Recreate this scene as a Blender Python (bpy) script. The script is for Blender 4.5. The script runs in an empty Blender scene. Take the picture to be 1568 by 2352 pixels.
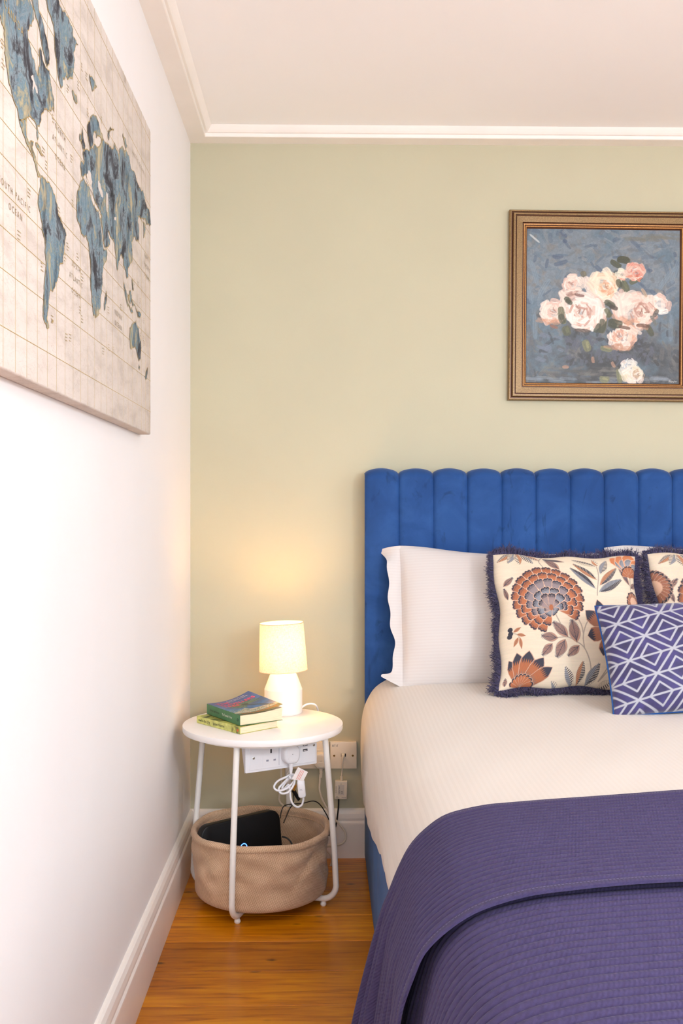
import bpy, bmesh, math, random
import numpy as np
from mathutils import Vector, Matrix

random.seed(7)
RNG = np.random.default_rng(11)
SC = bpy.context.scene
COL = SC.collection

# ------------------------------------------------------------------ camera, light, exposure
F_PX, CX, CY = 2290.0, 784.0, 1176.0
YAW = math.radians(1.05)
CAM = Vector((0.0, -3.2, 1.105))
cd = bpy.data.cameras.new('camera')
cd.sensor_fit = 'VERTICAL'
cd.sensor_height = 36.0
cd.lens = F_PX / 2352.0 * 36.0
cd.clip_start = 0.02
cam = bpy.data.objects.new('camera', cd)
cam.location = CAM
cam.rotation_euler = (math.radians(90), 0, -YAW)
COL.objects.link(cam)
SC.camera = cam

SC.view_settings.view_transform = 'Standard'
SC.view_settings.look = 'None'
SC.view_settings.gamma = 1.0
SC.view_settings.use_curve_mapping = False
SC.view_settings.exposure = 0.30
SC.cycles.max_bounces = 10
SC.cycles.diffuse_bounces = 7

world = bpy.data.worlds.new('world')
SC.world = world
world.use_nodes = True
world.node_tree.nodes['Background'].inputs[0].default_value = (0.80, 0.88, 1.0, 1)
world.node_tree.nodes['Background'].inputs[1].default_value = 1.0

# room extents (metres)
XL, XR, YB, YF, ZC = -0.425, 3.35, 0.0, -5.0, 2.318

def area(name, loc, rot, sx, sy, energy, color):
    l = bpy.data.lights.new(name, 'AREA')
    l.shape = 'RECTANGLE'
    l.size, l.size_y = sx, sy
    l.energy, l.color = energy, color
    o = bpy.data.objects.new(name, l)
    o.location, o.rotation_euler = loc, rot
    COL.objects.link(o)
    return o

# daylight through the two windows of the room (behind the camera, and in the right wall)
WIN_F = (-0.30, 2.1, 0.85, 2.15)      # x0,x1,z0,z1 in the front wall
WIN_R = (-3.9, -2.3, 0.75, 2.15)      # y0,y1,z0,z1 in the right wall
area('daylight_front_window', ((WIN_F[0] + WIN_F[1]) / 2, YF - 0.02, (WIN_F[2] + WIN_F[3]) / 2), (math.radians(90), 0, 0), 2.40, 1.30, 62, (0.79, 0.915, 1.0))
area('daylight_side_window', (XR + 0.02, (WIN_R[0] + WIN_R[1]) / 2, 1.45), (math.radians(90), 0, math.radians(90)), 1.6, 1.4, 30, (0.79, 0.915, 1.0))

FILL_STRENGTH = 68.0      # added globe that brightens ceiling and room, built further down
LAMP_STRENGTH = 92.0     # bulb of the bedside lamp

# ------------------------------------------------------------------ helpers
RIGHT = Vector((math.cos(YAW), -math.sin(YAW), 0))
FWD = Vector((math.sin(YAW), math.cos(YAW), 0))
UP = Vector((0, 0, 1))
def ray(u, v): return RIGHT * ((u - CX) / F_PX) + FWD + UP * ((CY - v) / F_PX)
def on_x(u, v, X): r = ray(u, v); return CAM + r * ((X - CAM.x) / r.x)
def on_y(u, v, Y): r = ray(u, v); return CAM + r * ((Y - CAM.y) / r.y)
def on_z(u, v, Z): r = ray(u, v); return CAM + r * ((Z - CAM.z) / r.z)

def lin1(c):
    c = c / 255.0
    return c / 12.92 if c <= 0.04045 else ((c + 0.055) / 1.055) ** 2.4
def lin(c): return (lin1(c[0]), lin1(c[1]), lin1(c[2]), 1.0)

def sstep(a, b, x):
    t = min(1, max(0, (x - a) / (b - a)))
    return t * t * (3 - 2 * t)
WM = {}     # world matrices of the things
def tag(o, label=None, cat=None, group=None, kind=None):
    if label: o['label'] = label
    if cat: o['category'] = cat
    if group: o['group'] = group
    if kind: o['kind'] = kind
    return o

def thing(name, label, cat, M=None, group=None):
    o = bpy.data.objects.new(name, None)
    o.empty_display_size = 0.05
    COL.objects.link(o)
    M = M or Matrix.Identity(4)
    if not isinstance(M, Matrix): M = Matrix.Translation(M)
    o.matrix_world = M
    WM[o] = M
    return tag(o, label, cat, group)

def mesh_obj(name, V, Fc, mat, parent=None, smooth=False, local=False, mats=None, midx=None, kind=None, sharp=42):
    """One mesh object. V is in world space unless local; children are written in the space of their thing."""
    V = [Vector(v) for v in V]
    if parent is not None:
        M = WM[parent]
        if not local:
            Mi = M.inverted()
            V = [Mi @ v for v in V]
        origin = None
    else:
        n = len(V)
        xs = [v.x for v in V]; ys = [v.y for v in V]; zs = [v.z for v in V]
        origin = Vector(((min(xs) + max(xs)) / 2, (min(ys) + max(ys)) / 2, min(zs)))
        V = [v - origin for v in V]
        M = Matrix.Translation(origin)
    me = bpy.data.meshes.new(name)
    me.from_pydata([tuple(v) for v in V], [], Fc)
    for m in (mats or [mat]): me.materials.append(m)
    if midx: me.polygons.foreach_set('material_index', midx)
    if smooth: me.polygons.foreach_set('use_smooth', [True] * len(me.polygons))
    me.update()
    if smooth: me.set_sharp_from_angle(angle=math.radians(sharp))
    o = bpy.data.objects.new(name, me)
    COL.objects.link(o)
    if parent is not None: o.parent = parent
    else: o.location = origin
    WM[o] = M
    if kind: o['kind'] = kind
    return o

def struct(name, V, Fc, mat, smooth=False, **k):
    return mesh_obj(name, V, Fc, mat, None, smooth, kind='structure', **k)

def box(x0, x1, y0, y1, z0, z1):
    V = [(x, y, z) for x in (x0, x1) for y in (y0, y1) for z in (z0, z1)]
    Fc = [(0, 1, 3, 2), (4, 6, 7, 5), (0, 4, 5, 1), (2, 3, 7, 6), (0, 2, 6, 4), (1, 5, 7, 3)]
    return V, Fc

def bbox(sx, sy, sz, r, seg=2, M=None, corner_only=None):
    """bevelled box centred on the origin; corner_only 'z' rounds only the edges parallel to z first"""
    bm = bmesh.new()
    bmesh.ops.create_cube(bm, size=1.0)
    bmesh.ops.scale(bm, vec=(sx, sy, sz), verts=bm.verts)
    if corner_only:
        ax = {'x': 0, 'y': 1, 'z': 2}[corner_only[0]]
        es = [e for e in bm.edges if abs((e.verts[0].co - e.verts[1].co).normalized()[ax]) > 0.9]
        bmesh.ops.bevel(bm, geom=es, offset=corner_only[1], segments=6, affect='EDGES', profile=0.5)
        fs = [f for f in bm.faces if abs(f.normal[ax]) > 0.9]
        es = list({e for f in fs for e in f.edges})
        if r: bmesh.ops.bevel(bm, geom=es, offset=r, segments=seg, affect='EDGES', profile=0.5)
    elif r:
        bmesh.ops.bevel(bm, geom=list(bm.edges), offset=r, segments=seg, affect='EDGES', profile=0.5)
    if M is not None: bmesh.ops.transform(bm, matrix=M, verts=bm.verts)
    bm.verts.index_update()
    V = [v.co.copy() for v in bm.verts]
    Fc = [tuple(v.index for v in f.verts) for f in bm.faces]
    bm.free()
    return V, Fc

def join(*parts):
    V, Fc = [], []
    for v, f in parts:
        n = len(V)
        V += list(v)
        Fc += [tuple(i + n for i in q) for q in f]
    return V, Fc

def xf(vf, M): return [M @ Vector(v) for v in vf[0]], vf[1]

def lathe(prof, seg=64, c=(0, 0, 0), closed=False):
    V, Fc = [], []
    n = len(prof)
    for i in range(seg):
        a = 2 * math.pi * i / seg
        for r, z in prof: V.append((c[0] + r * math.cos(a), c[1] + r * math.sin(a), c[2] + z))
    m = n if closed else n - 1
    for i in range(seg):
        j = (i + 1) % seg
        for k in range(m):
            k2 = (k + 1) % n
            Fc.append((i * n + k, j * n + k, j * n + k2, i * n + k2))
    if not closed:
        if prof[0][0] > 1e-6: Fc.append(tuple(reversed([i * n for i in range(seg)])))
        if prof[-1][0] > 1e-6: Fc.append(tuple(i * n + n - 1 for i in range(seg)))
    return V, Fc

def smooth_path(pts, sub=8):
    P = [Vector(p) for p in pts]
    if len(P) < 3: return P
    out = []
    for i in range(len(P) - 1):
        p0 = P[i - 1] if i > 0 else P[i] * 2 - P[i + 1]
        p1, p2 = P[i], P[i + 1]
        p3 = P[i + 2] if i + 2 < len(P) else P[i + 1] * 2 - P[i]
        for k in range(sub):
            t = k / sub
            out.append(0.5 * ((2 * p1) + (p2 - p0) * t + (2 * p0 - 5 * p1 + 4 * p2 - p3) * t * t + (3 * p1 - p0 - 3 * p2 + p3) * t ** 3))
    out.append(P[-1])
    return out

def tube(pts, r, seg=10, sub=8, smoothp=True):
    P = smooth_path(pts, sub) if smoothp else [Vector(p) for p in pts]
    V, Fc = [], []
    t0 = (P[1] - P[0]).normalized()
    nrm = t0.orthogonal().normalized()
    n = len(P)
    for i in range(n):
        t = (P[min(i + 1, n - 1)] - P[max(i - 1, 0)]).normalized()
        nrm = (nrm - t * nrm.dot(t))
        nrm = nrm.normalized() if nrm.length > 1e-6 else t.orthogonal().normalized()
        b = t.cross(nrm)
        rr = r(i / (n - 1)) if callable(r) else r
        for k in range(seg):
            a = 2 * math.pi * k / seg
            V.append(P[i] + (nrm * math.cos(a) + b * math.sin(a)) * rr)
    for i in range(n - 1):
        for k in range(seg):
            k2 = (k + 1) % seg
            Fc.append((i * seg + k, i * seg + k2, (i + 1) * seg + k2, (i + 1) * seg + k))
    Fc.append(tuple(reversed(range(seg))))
    Fc.append(tuple((n - 1) * seg + k for k in range(seg)))
    return V, Fc

def text_vf(s, size, O, ex, ey, align='CENTER', sx=1.0, shear=0.0):
    cu = bpy.data.curves.new('tmp', 'FONT')
    cu.body, cu.size, cu.align_x, cu.align_y = s, size, align, 'CENTER'
    cu.resolution_u = 2
    cu.shear = shear
    ob = bpy.data.objects.new('tmp', cu)
    COL.objects.link(ob)
    me = bpy.data.meshes.new_from_object(ob)
    V = [O + ex * (v.co.x * sx) + ey * v.co.y for v in me.vertices]
    Fc = [tuple(p.vertices) for p in me.polygons]
    bpy.data.objects.remove(ob)
    bpy.data.curves.remove(cu)
    bpy.data.meshes.remove(me)
    return V, Fc

def ribbon(pts, w, n):
    """flat ribbon of width w along pts, lying in the plane of normal n"""
    P = [Vector(p) for p in pts]
    V, Fc = [], []
    for i, p in enumerate(P):
        t = (P[min(i + 1, len(P) - 1)] - P[max(i - 1, 0)])
        s = t.cross(n)
        s = s.normalized() * (w / 2) if s.length > 1e-9 else Vector((0, 0, 0))
        V += [p + s, p - s]
    for i in range(len(P) - 1): Fc.append((2 * i, 2 * i + 1, 2 * i + 3, 2 * i + 2))
    return V, Fc

# ------------------------------------------------------------------ materials
class NT:
    def __init__(s, name):
        s.m = bpy.data.materials.new(name)
        s.m.use_nodes = True
        s.t = s.m.node_tree
        s.b = s.t.nodes['Principled BSDF']
        s.out = s.t.nodes['Material Output']
    def n(s, typ, **k):
        x = s.t.nodes.new(typ)
        for a, v in k.items():
            if isinstance(a, str) and hasattr(x, a): setattr(x, a, v)
        return x
    def l(s, a, b): s.t.links.new(a, b)
    def set(s, **k):
        names = dict(rough='Roughness', metal='Metallic', spec='Specular IOR Level', sheen='Sheen Weight', sheenr='Sheen Roughness', coat='Coat Weight', coatr='Coat Roughness')
        for a, v in k.items(): s.b.inputs[names[a]].default_value = v
    def coord(s, kind='Object', scale=(1, 1, 1), add=None):
        tc = s.n('ShaderNodeTexCoord'); mp = s.n('ShaderNodeMapping')
        mp.inputs['Scale'].default_value = scale
        src = tc.outputs[kind]
        if add is not None:
            va = s.n('ShaderNodeVectorMath', operation='ADD'); s.l(src, va.inputs[0]); s.l(add, va.inputs[1]); src = va.outputs[0]
        s.l(src, mp.inputs['Vector'])
        return mp.outputs[0]
    def noise(s, vec, scale, detail=4, rough=0.55, dist=0.0):
        x = s.n('ShaderNodeTexNoise'); s.l(vec, x.inputs['Vector'])
        x.inputs['Scale'].default_value = scale; x.inputs['Detail'].default_value = detail
        x.inputs['Roughness'].default_value = rough; x.inputs['Distortion'].default_value = dist
        return x.outputs['Fac']
    def ramp(s, fac, stops):
        x = s.n('ShaderNodeValToRGB'); s.l(fac, x.inputs[0])
        e = x.color_ramp.elements
        while len(e) < len(stops): e.new(0.5)
        for i, (p, c) in enumerate(stops): e[i].position = p; e[i].color = lin(c)
        return x.outputs[0]
    def mix(s, fac, a, b, blend='MIX'):
        x = s.n('ShaderNodeMix', data_type='RGBA', blend_type=blend)
        if isinstance(fac, (int, float)): x.inputs[0].default_value = fac
        else: s.l(fac, x.inputs[0])
        for sock, c in ((x.inputs[6], a), (x.inputs[7], b)):
            if isinstance(c, (tuple, list)): sock.default_value = lin(c)
            else: s.l(c, sock)
        return x.outputs[2]
    def math(s, op, a, b=None):
        x = s.n('ShaderNodeMath', operation=op)
        for i, c in enumerate((a, b)):
            if c is None: continue
            if isinstance(c, (int, float)): x.inputs[i].default_value = c
            else: s.l(c, x.inputs[i])
        return x.outputs[0]
    def bump(s, h, strength=0.2, dist=0.002):
        x = s.n('ShaderNodeBump'); s.l(h, x.inputs['Height'])
        x.inputs['Strength'].default_value = strength; x.inputs['Distance'].default_value = dist
        s.l(x.outputs[0], s.b.inputs['Normal'])
    def color(s, c):
        if isinstance(c, (tuple, list)): s.b.inputs['Base Color'].default_value = lin(c)
        else: s.l(c, s.b.inputs['Base Color'])
        return s

def plain(name, c, rough=0.5, var=0.0, scale=30, bump=None, **k):
    m = NT(name)
    m.set(rough=rough, **k)
    v = m.coord()
    f = m.noise(v, scale, 5)
    d = tuple(max(0, x * (1 - var)) for x in c); u = tuple(min(255, x * (1 + var)) for x in c)
    m.color(m.ramp(f, [(0.3, d), (0.7, u)]) if var else c)
    if bump: m.bump(m.noise(v, bump[0], 6), bump[1], bump[2])
    return m.m

def vcol(name, rough=0.6, sheen=0.0, bumpsc=None, extra=None):
    m = NT(name)
    a = m.n('ShaderNodeVertexColor', layer_name='paint')
    col = a.outputs['Color']
    m.color(col)
    m.set(rough=rough, sheen=sheen)
    if bumpsc: m.bump(m.noise(m.coord(scale=bumpsc[3] if len(bumpsc) > 3 else (1, 1, 1)), bumpsc[0], 4), bumpsc[1], bumpsc[2])
    return m.m

def glow(name, c, strength):
    m = NT(name)
    m.color(c)
    m.b.inputs['Emission Color'].default_value = lin(c)
    m.b.inputs['Emission Strength'].default_value = strength
    return m.m

M_WHITEWALL = plain('white_wall_paint', (234, 231, 230), 0.75, 0.006, 3, (180, 0.12, 0.001))
M_SAGE = plain('sage_wall_paint', (187, 182, 155), 0.62, 0.012, 2.5, (160, 0.16, 0.001))
M_CEIL = plain('ceiling_paint', (250, 249, 249), 0.8, 0.006, 2, (120, 0.08, 0.001))
M_GLOSSWHITE = plain('gloss_white_paint', (240, 234, 228), 0.3, 0.01, 8, (60, 0.06, 0.001))
M_PLASTIC = plain('white_plastic', (240, 240, 244), 0.3, 0.004, 20)
M_OLDPLASTIC = plain('cream_plastic', (226, 216, 200), 0.35, 0.01, 20)
M_TABLE = plain('white_lacquer', (242, 238, 236), 0.38, 0.004, 20)
M_POWDER = plain('white_powder_coat', (238, 234, 228), 0.4, 0.006, 60)
M_DARK = plain('dark_slot', (40, 40, 44), 0.5)
M_SLOTGREY = plain('grey_slot', (150, 150, 165), 0.5)
M_METAL = plain('screw_metal', (190, 185, 175), 0.3, 0.03, 200, metal=0.8)
M_BRASS = plain('brass_screw', (130, 105, 60), 0.35, 0.03, 200, metal=0.8)
M_BLACK = plain('black_plastic', (16, 16, 18), 0.42, 0.08, 60, spec=0.3)
M_BLACKCABLE = plain('black_cable', (22, 22, 24), 0.4)
M_AMBER = plain('amber_plastic', (190, 130, 40), 0.35)
M_CERAMIC = plain('matt_white_ceramic', (243, 238, 232), 0.5, 0.006, 40)
M_PRINTGREY = plain('grey_print', (110, 105, 105), 0.6)
M_PRINTBLACK = plain('black_print', (40, 38, 36), 0.6)
M_PRINTRED = plain('red_print', (226, 120, 100), 0.6)
M_PRINTWHITE = plain('white_print', (235, 232, 225), 0.6)

def velvet(name, base, dark, light, scale=7):
    m = NT(name)
    v = m.coord()
    f = m.noise(v, scale, 5, 0.6, 0.6)
    g = m.noise(m.coord(scale=(1, 1, 0.45)), scale * 2.6, 4, 0.6, 0.9)
    c = m.ramp(f, [(0.25, dark), (0.5, base), (0.75, light)])
    h = m.ramp(g, [(0.30, (120, 120, 135)), (0.40, (255, 255, 255))])
    m.color(m.mix(0.45, c, h, 'MULTIPLY'))
    m.set(rough=0.75, sheen=0.22, sheenr=0.35, spec=0.2)
    m.bump(m.noise(v, 900, 2), 0.15, 0.0005)
    return m.m
M_BLUEVELVET = velvet('blue_velvet', (34, 72, 130), (28, 61, 114), (45, 86, 146))
M_BASEFABRIC = plain('blue_base_velvet', (46, 90, 146), 0.75, 0.08, 9, (700, 0.15, 0.0006), sheen=0.05, spec=0.2)

def striped_cotton(name, axis, pitch, c1, c2):
    m = NT(name)
    tc = m.n('ShaderNodeTexCoord'); sp = m.n('ShaderNodeSeparateXYZ')
    m.l(tc.outputs['Object'], sp.inputs[0])
    s = m.math('SINE', m.math('MULTIPLY', sp.outputs[axis], 2 * math.pi / pitch))
    f = m.math('GREATER_THAN', s, 0.0)
    m.color(m.mix(f, c1, c2))
    r = m.math('ADD', m.math('MULTIPLY', f, 0.2), 0.55)
    m.l(r, m.b.inputs['Roughness'])
    m.set(sheen=0.15)
    m.bump(m.math('ADD', m.math('MULTIPLY', f, 0.15), m.noise(m.coord(), 20, 4)), 0.16, 0.0012)
    return m.m
M_SHEET = striped_cotton('white_striped_cotton', 0, 0.011, (216, 208, 199), (214, 206, 197))
M_PILLOW = striped_cotton('white_pillow_cotton', 1, 0.009, (211, 205, 202), (209, 202, 199))

def throw_mat():
    m = NT('indigo_quilted_cotton')
    v = m.coord()
    f = m.noise(v, 120, 3)
    c = m.ramp(f, [(0.3, (59, 51, 84)), (0.7, (66, 58, 92))])
    sp = m.noise(v, 420, 2)
    lint = m.ramp(sp, [(0.84, (0, 0, 0)), (0.90, (90, 90, 95))])
    m.color(m.mix(0.5, c, lint, 'ADD'))
    m.set(rough=0.85, sheen=0.06, spec=0.15)
    spx = m.n('ShaderNodeSeparateXYZ'); tcx = m.n('ShaderNodeTexCoord'); m.l(tcx.outputs['Object'], spx.inputs[0])
    st = m.math('SINE', m.math('MULTIPLY', m.math('SUBTRACT', spx.outputs[0], spx.outputs[2]), 2 * math.pi / 0.0050))
    hgt = m.math('ADD', m.math('MULTIPLY', st, 0.6), m.noise(v, 500, 3))
    m.bump(hgt, 0.35, 0.0010)
    return m.m
M_THROW = throw_mat()
M_STITCH = plain('lilac_thread', (110, 102, 148), 0.7)

def wood():
    m = NT('varnished_pine')
    oi = m.n('ShaderNodeObjectInfo')
    cb = m.n('ShaderNodeCombineXYZ')
    off = m.math('MULTIPLY', oi.outputs['Random'], 37.0)
    m.l(off, cb.inputs[0]); m.l(off, cb.inputs[1])
    v = m.coord(scale=(1.6, 22, 22), add=cb.outputs[0])
    g = m.noise(v, 3.0, 8, 0.62, 0.8)
    v2 = m.coord(scale=(2.2, 6, 6), add=cb.outputs[0])
    big = m.noise(v2, 1.4, 4, 0.5, 0.5)
    c = m.ramp(g, [(0.30, (166, 92, 4)), (0.44, (222, 138, 8)), (0.58, (241, 160, 11)), (0.75, (248, 180, 26))])
    tone = m.ramp(big, [(0.3, (206, 186, 160)), (0.7, (255, 252, 248))])
    c = m.mix(0.8, c, tone, 'MULTIPLY')
    kn = m.n('ShaderNodeTexVoronoi'); m.l(m.coord(scale=(5.0, 11, 11), add=cb.outputs[0]), kn.inputs['Vector']); kn.inputs['Scale'].default_value = 1.0
    k = m.ramp(kn.outputs['Distance'], [(0.035, (50, 25, 8)), (0.09, (255, 255, 255))])
    c = m.mix(0.75, c, k, 'MULTIPLY')
    pl = m.ramp(oi.outputs['Random'], [(0.0, (205, 195, 185)), (1.0, (255, 255, 255))])
    m.color(m.mix(1.0, c, pl, 'MULTIPLY'))
    m.set(rough=0.30, coat=0.06, coatr=0.15, spec=0.35)
    m.bump(g, 0.08, 0.001)
    return m.m
M_WOOD = wood()

def frame_mat(name, a, b, rough=0.38):
    m = NT(name)
    n1 = m.noise(m.coord(scale=(10, 10, 10)), 30, 6, 0.7)
    m.color(m.ramp(n1, [(0.3, a), (0.72, b)]))
    m.set(rough=rough, metal=0.25)
    m.bump(n1, 0.2, 0.0006)
    return m.m
M_BRONZE = frame_mat('antique_bronze', (104, 78, 44), (160, 128, 82))
M_REDBROWN = frame_mat('red_brown_groove', (70, 38, 20), (110, 66, 38))
M_GOLD = frame_mat('gilded_lip', (160, 108, 56), (214, 160, 96))

def burlap():
    m = NT('woven_burlap')
    uv = m.n('ShaderNodeUVMap', uv_map='weave'); sp = m.n('ShaderNodeSeparateXYZ')
    wn = m.n('ShaderNodeTexNoise'); m.l(uv.outputs[0], wn.inputs['Vector']); wn.inputs['Scale'].default_value = 45.0; wn.inputs['Detail'].default_value = 3.0
    va = m.n('ShaderNodeVectorMath', operation='SCALE'); m.l(wn.outputs['Color'], va.inputs[0]); va.inputs['Scale'].default_value = 0.006
    vb = m.n('ShaderNodeVectorMath', operation='ADD'); m.l(uv.outputs[0], vb.inputs[0]); m.l(va.outputs[0], vb.inputs[1])
    m.l(vb.outputs[0], sp.inputs[0])
    ks = 2 * math.pi / 0.0050
    a = m.math('SINE', m.math('MULTIPLY', m.math('ADD', sp.outputs[0], m.math('MULTIPLY', sp.outputs[1], 0.55)), ks * 0.72))
    b = m.math('SINE', m.math('MULTIPLY', m.math('SUBTRACT', sp.outputs[1], m.math('MULTIPLY', sp.outputs[0], 0.25)), ks * 0.80))
    w = m.math('ADD', m.math('MULTIPLY', m.math('MULTIPLY', a, b), 0.5), 0.5)
    n = m.noise(m.coord(), 14, 5)
    n2 = m.noise(m.coord(scale=(1, 1, 3)), 160, 3)
    h = m.math('ADD', w, m.math('MULTIPLY', n2, 0.5))
    c = m.ramp(w, [(0.10, (190, 156, 126)), (0.55, (218, 186, 154)), (0.9, (236, 208, 178))])
    t = m.ramp(n, [(0.3, (216, 208, 200)), (0.7, (255, 252, 250))])
    m.color(m.mix(0.8, c, t, 'MULTIPLY'))
    m.set(rough=0.9, spec=0.1, sheen=0.2)
    m.bump(h, 0.45, 0.0012)
    return m.m
M_BURLAP = burlap()

def shade_mat():
    m = NT('linen_lampshade')
    n = m.noise(m.coord(scale=(1, 1, 6)), 120, 4)
    n2 = m.noise(m.coord(scale=(4, 4, 1)), 120, 4)
    w = m.math('MULTIPLY', m.math('ADD', n, n2), 0.5)
    c = m.ramp(w, [(0.38, (204, 194, 170)), (0.60, (238, 230, 212))])
    d = m.n('ShaderNodeBsdfDiffuse'); t = m.n('ShaderNodeBsdfTranslucent'); mx = m.n('ShaderNodeMixShader')
    m.l(c, d.inputs[0]); m.l(c, t.inputs[0])
    mx.inputs[0].default_value = 0.10
    m.l(d.outputs[0], mx.inputs[1]); m.l(t.outputs[0], mx.inputs[2]); m.l(mx.outputs[0], m.out.inputs[0])
    return m.m
M_SHADE = shade_mat()

def canvas_mat():
    m = NT('map_canvas_print')
    v = m.coord(scale=(1, 1, 3.0))
    f = m.noise(v, 9, 7, 0.65, 0.4)
    c = m.ramp(f, [(0.36, (194, 184, 175)), (0.5, (209, 199, 190)), (0.66, (214, 205, 197))])
    cr = m.noise(m.coord(scale=(1, 1, 3.2)), 16, 5, 0.6, 1.6)
    d = m.math('ABSOLUTE', m.math('SUBTRACT', cr, 0.5))
    k = m.ramp(d, [(0.0, (196, 176, 162)), (0.012, (255, 255, 255))])
    m.color(m.mix(0.35, c, k, 'MULTIPLY'))
    m.set(rough=0.75, spec=0.2)
    m.bump(m.noise(m.coord(), 500, 3), 0.15, 0.0006)
    return m.m
M_CANVAS = canvas_mat()
def land_mat():
    m = NT('map_land_print')
    v = m.coord(scale=(1, 1.0, 0.85))
    a = m.noise(v, 12, 8, 0.74, 0.6)
    b = m.noise(m.coord(scale=(1, 1.5, 0.5), add=None), 23, 6, 0.7, 0.5)
    c1 = m.ramp(a, [(0.40, (58, 58, 64)), (0.45, (90, 95, 102)), (0.49, (138, 153, 160)), (0.53, (100, 130, 146)), (0.57, (152, 152, 136)), (0.62, (182, 168, 138))])
    c2 = m.ramp(b, [(0.38, (120, 120, 126)), (0.48, (236, 238, 240)), (0.62, (255, 255, 250))])
    m.color(m.mix(0.75, c1, c2, 'MULTIPLY'))
    m.set(rough=0.7, spec=0.2)
    return m.m
M_LAND = land_mat()
M_MAPGOLD = plain('map_gold_ink', (174, 150, 98), 0.6, 0.05, 40)
M_MAPLINE = plain('map_fine_ink', (182, 164, 128), 0.6, 0.05, 40)
M_MAPTEXT = plain('map_text_ink', (150, 132, 102), 0.6)

# ------------------------------------------------------------------ the room
CORN_W = 0.075
struct('wall_back', *box(XL - 0.1, XR + 0.1, 0, 0.1, 0, 2.42), M_SAGE)
struct('wall_left', *box(XL - 0.1, XL, YF, 0, 0, 2.42), M_WHITEWALL)
struct('ceiling', *box(XL, XR, YF, 0, ZC, ZC + 0.1), M_CEIL)
def holed(axis, at, a0, a1, win, thick):
    w0, w1, z0, z1 = win
    q = []
    for (p0, p1, c0, c1) in ((a0, w0, 0, 2.42), (w1, a1, 0, 2.42), (w0, w1, 0, z0), (w0, w1, z1, 2.42)):
        q.append(box(p0, p1, at, at + thick, c0, c1) if axis == 'y' else box(at, at + thick, p0, p1, c0, c1))
    return join(*q)
struct('wall_front', *holed('y', YF - 0.1, XL - 0.1, XR + 0.1, WIN_F, 0.1), M_WHITEWALL)
struct('wall_right', *holed('x', XR, YF, 0, WIN_R, 0.1), M_WHITEWALL)

# floorboards, running across the picture
seams = [0.0] + [-(3.2 - d) for d in (3.063, 2.905, 2.733, 2.569, 2.403, 2.235)]
while seams[-1] > YF: seams.append(seams[-1] - 0.166)
floor = struct('floor', *box(XL - 0.1, XR + 0.1, YF - 0.1, 0.1, -0.06, -0.022), plain('dark_subfloor', (60, 34, 14), 0.8, 0.1, 10))
pl_mesh = {}
for i in range(len(seams) - 1):
    y1, y0 = seams[i], seams[i + 1]
    w = round(y1 - y0, 3)
    if w not in pl_mesh:
        V, Fc = bbox(XR - XL, w - 0.0016, 0.022, 0.0012, 1)
        me = bpy.data.meshes.new('plank')
        me.from_pydata([tuple(v) for v in V], [], Fc); me.materials.append(M_WOOD)
        pl_mesh[w] = me
    o = bpy.data.objects.new('plank', pl_mesh[w])
    COL.objects.link(o)
    o.parent = floor
    o.location = Vector(((XL + XR) / 2, (y0 + y1) / 2, -0.011)) - floor.location

def extrude_profile(prof, p0, p1, inward):
    """profile (offset from wall, z) swept from p0 to p1; inward = unit vector off the wall; ends mitred by the wall planes"""
    V = []
    for p in (p0, p1):
        for o, z, sh in prof: V.append(Vector(p) + inward * o + UP * z + (Vector(p1) - Vector(p0)).normalized() * (sh if p is p0 else 0))
    n = len(prof)
    Fc = [(k, (k + 1) % n, n + (k + 1) % n, n + k) for k in range(n)]
    Fc += [tuple(range(n - 1, -1, -1)), tuple(range(n, 2 * n))]
    return V, Fc
corn = [(0, 2.2855), (0.052, 2.2865), (0.0545, 2.288), (0.0545, 2.2975), (0.060, 2.2985), (0.0615, 2.299), (0.066, 2.304), (0.071, 2.311), (0.075, 2.3175), (0.075, 2.32), (0, 2.32)]
struct('trim_1', *extrude_profile([(o, z, o) for o, z in corn], (XL, 0, 0), (XR, 0, 0), Vector((0, -1, 0))), M_GLOSSWHITE)
struct('trim_2', *extrude_profile([(o, z, o) for o, z in corn], (XL, 0, 0), (XL, YF, 0), Vector((1, 0, 0))), M_GLOSSWHITE)
basep = [(0, 0.0), (0.020, 0.0), (0.020, 0.108), (0.0195, 0.112), (0.016, 0.118), (0.0165, 0.126), (0.0145, 0.140), (0.010, 0.150), (0.0055, 0.154), (0, 0.155)]
struct('baseboard_back', *extrude_profile([(o, z, o) for o, z in basep], (XL, 0, 0), (XR, 0, 0), Vector((0, -1, 0))), M_GLOSSWHITE)
struct('baseboard_left', *extrude_profile([(o, z, o) for o, z in basep], (XL, 0, 0), (XL, YF, 0), Vector((1, 0, 0))), M_GLOSSWHITE)

def window(name, axis, at, win):
    w0, w1, z0, z1 = win
    t = 0.05
    rails = [(w0, w0 + t, z0, z1), (w1 - t, w1, z0, z1), (w0 + t, w1 - t, z0, z0 + t), (w0 + t, w1 - t, z1 - t, z1), ((w0 + w1) / 2 - t / 2, (w0 + w1) / 2 + t / 2, z0 + t, z1 - t)]
    root = None
    for k, (a, b, c, d) in enumerate(rails):
        vf = box(a, b, at + 0.035, at + 0.075, c, d) if axis == 'y' else box(at + 0.035, at + 0.075, a, b, c, d)
        if root is None: root = struct(name, *vf, M_GLOSSWHITE)
        else: mesh_obj('window_bar', *vf, M_GLOSSWHITE, root)
window('window_1', 'y', YF - 0.06, WIN_F)
window('window_2', 'x', XR - 0.03, WIN_R)

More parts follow.
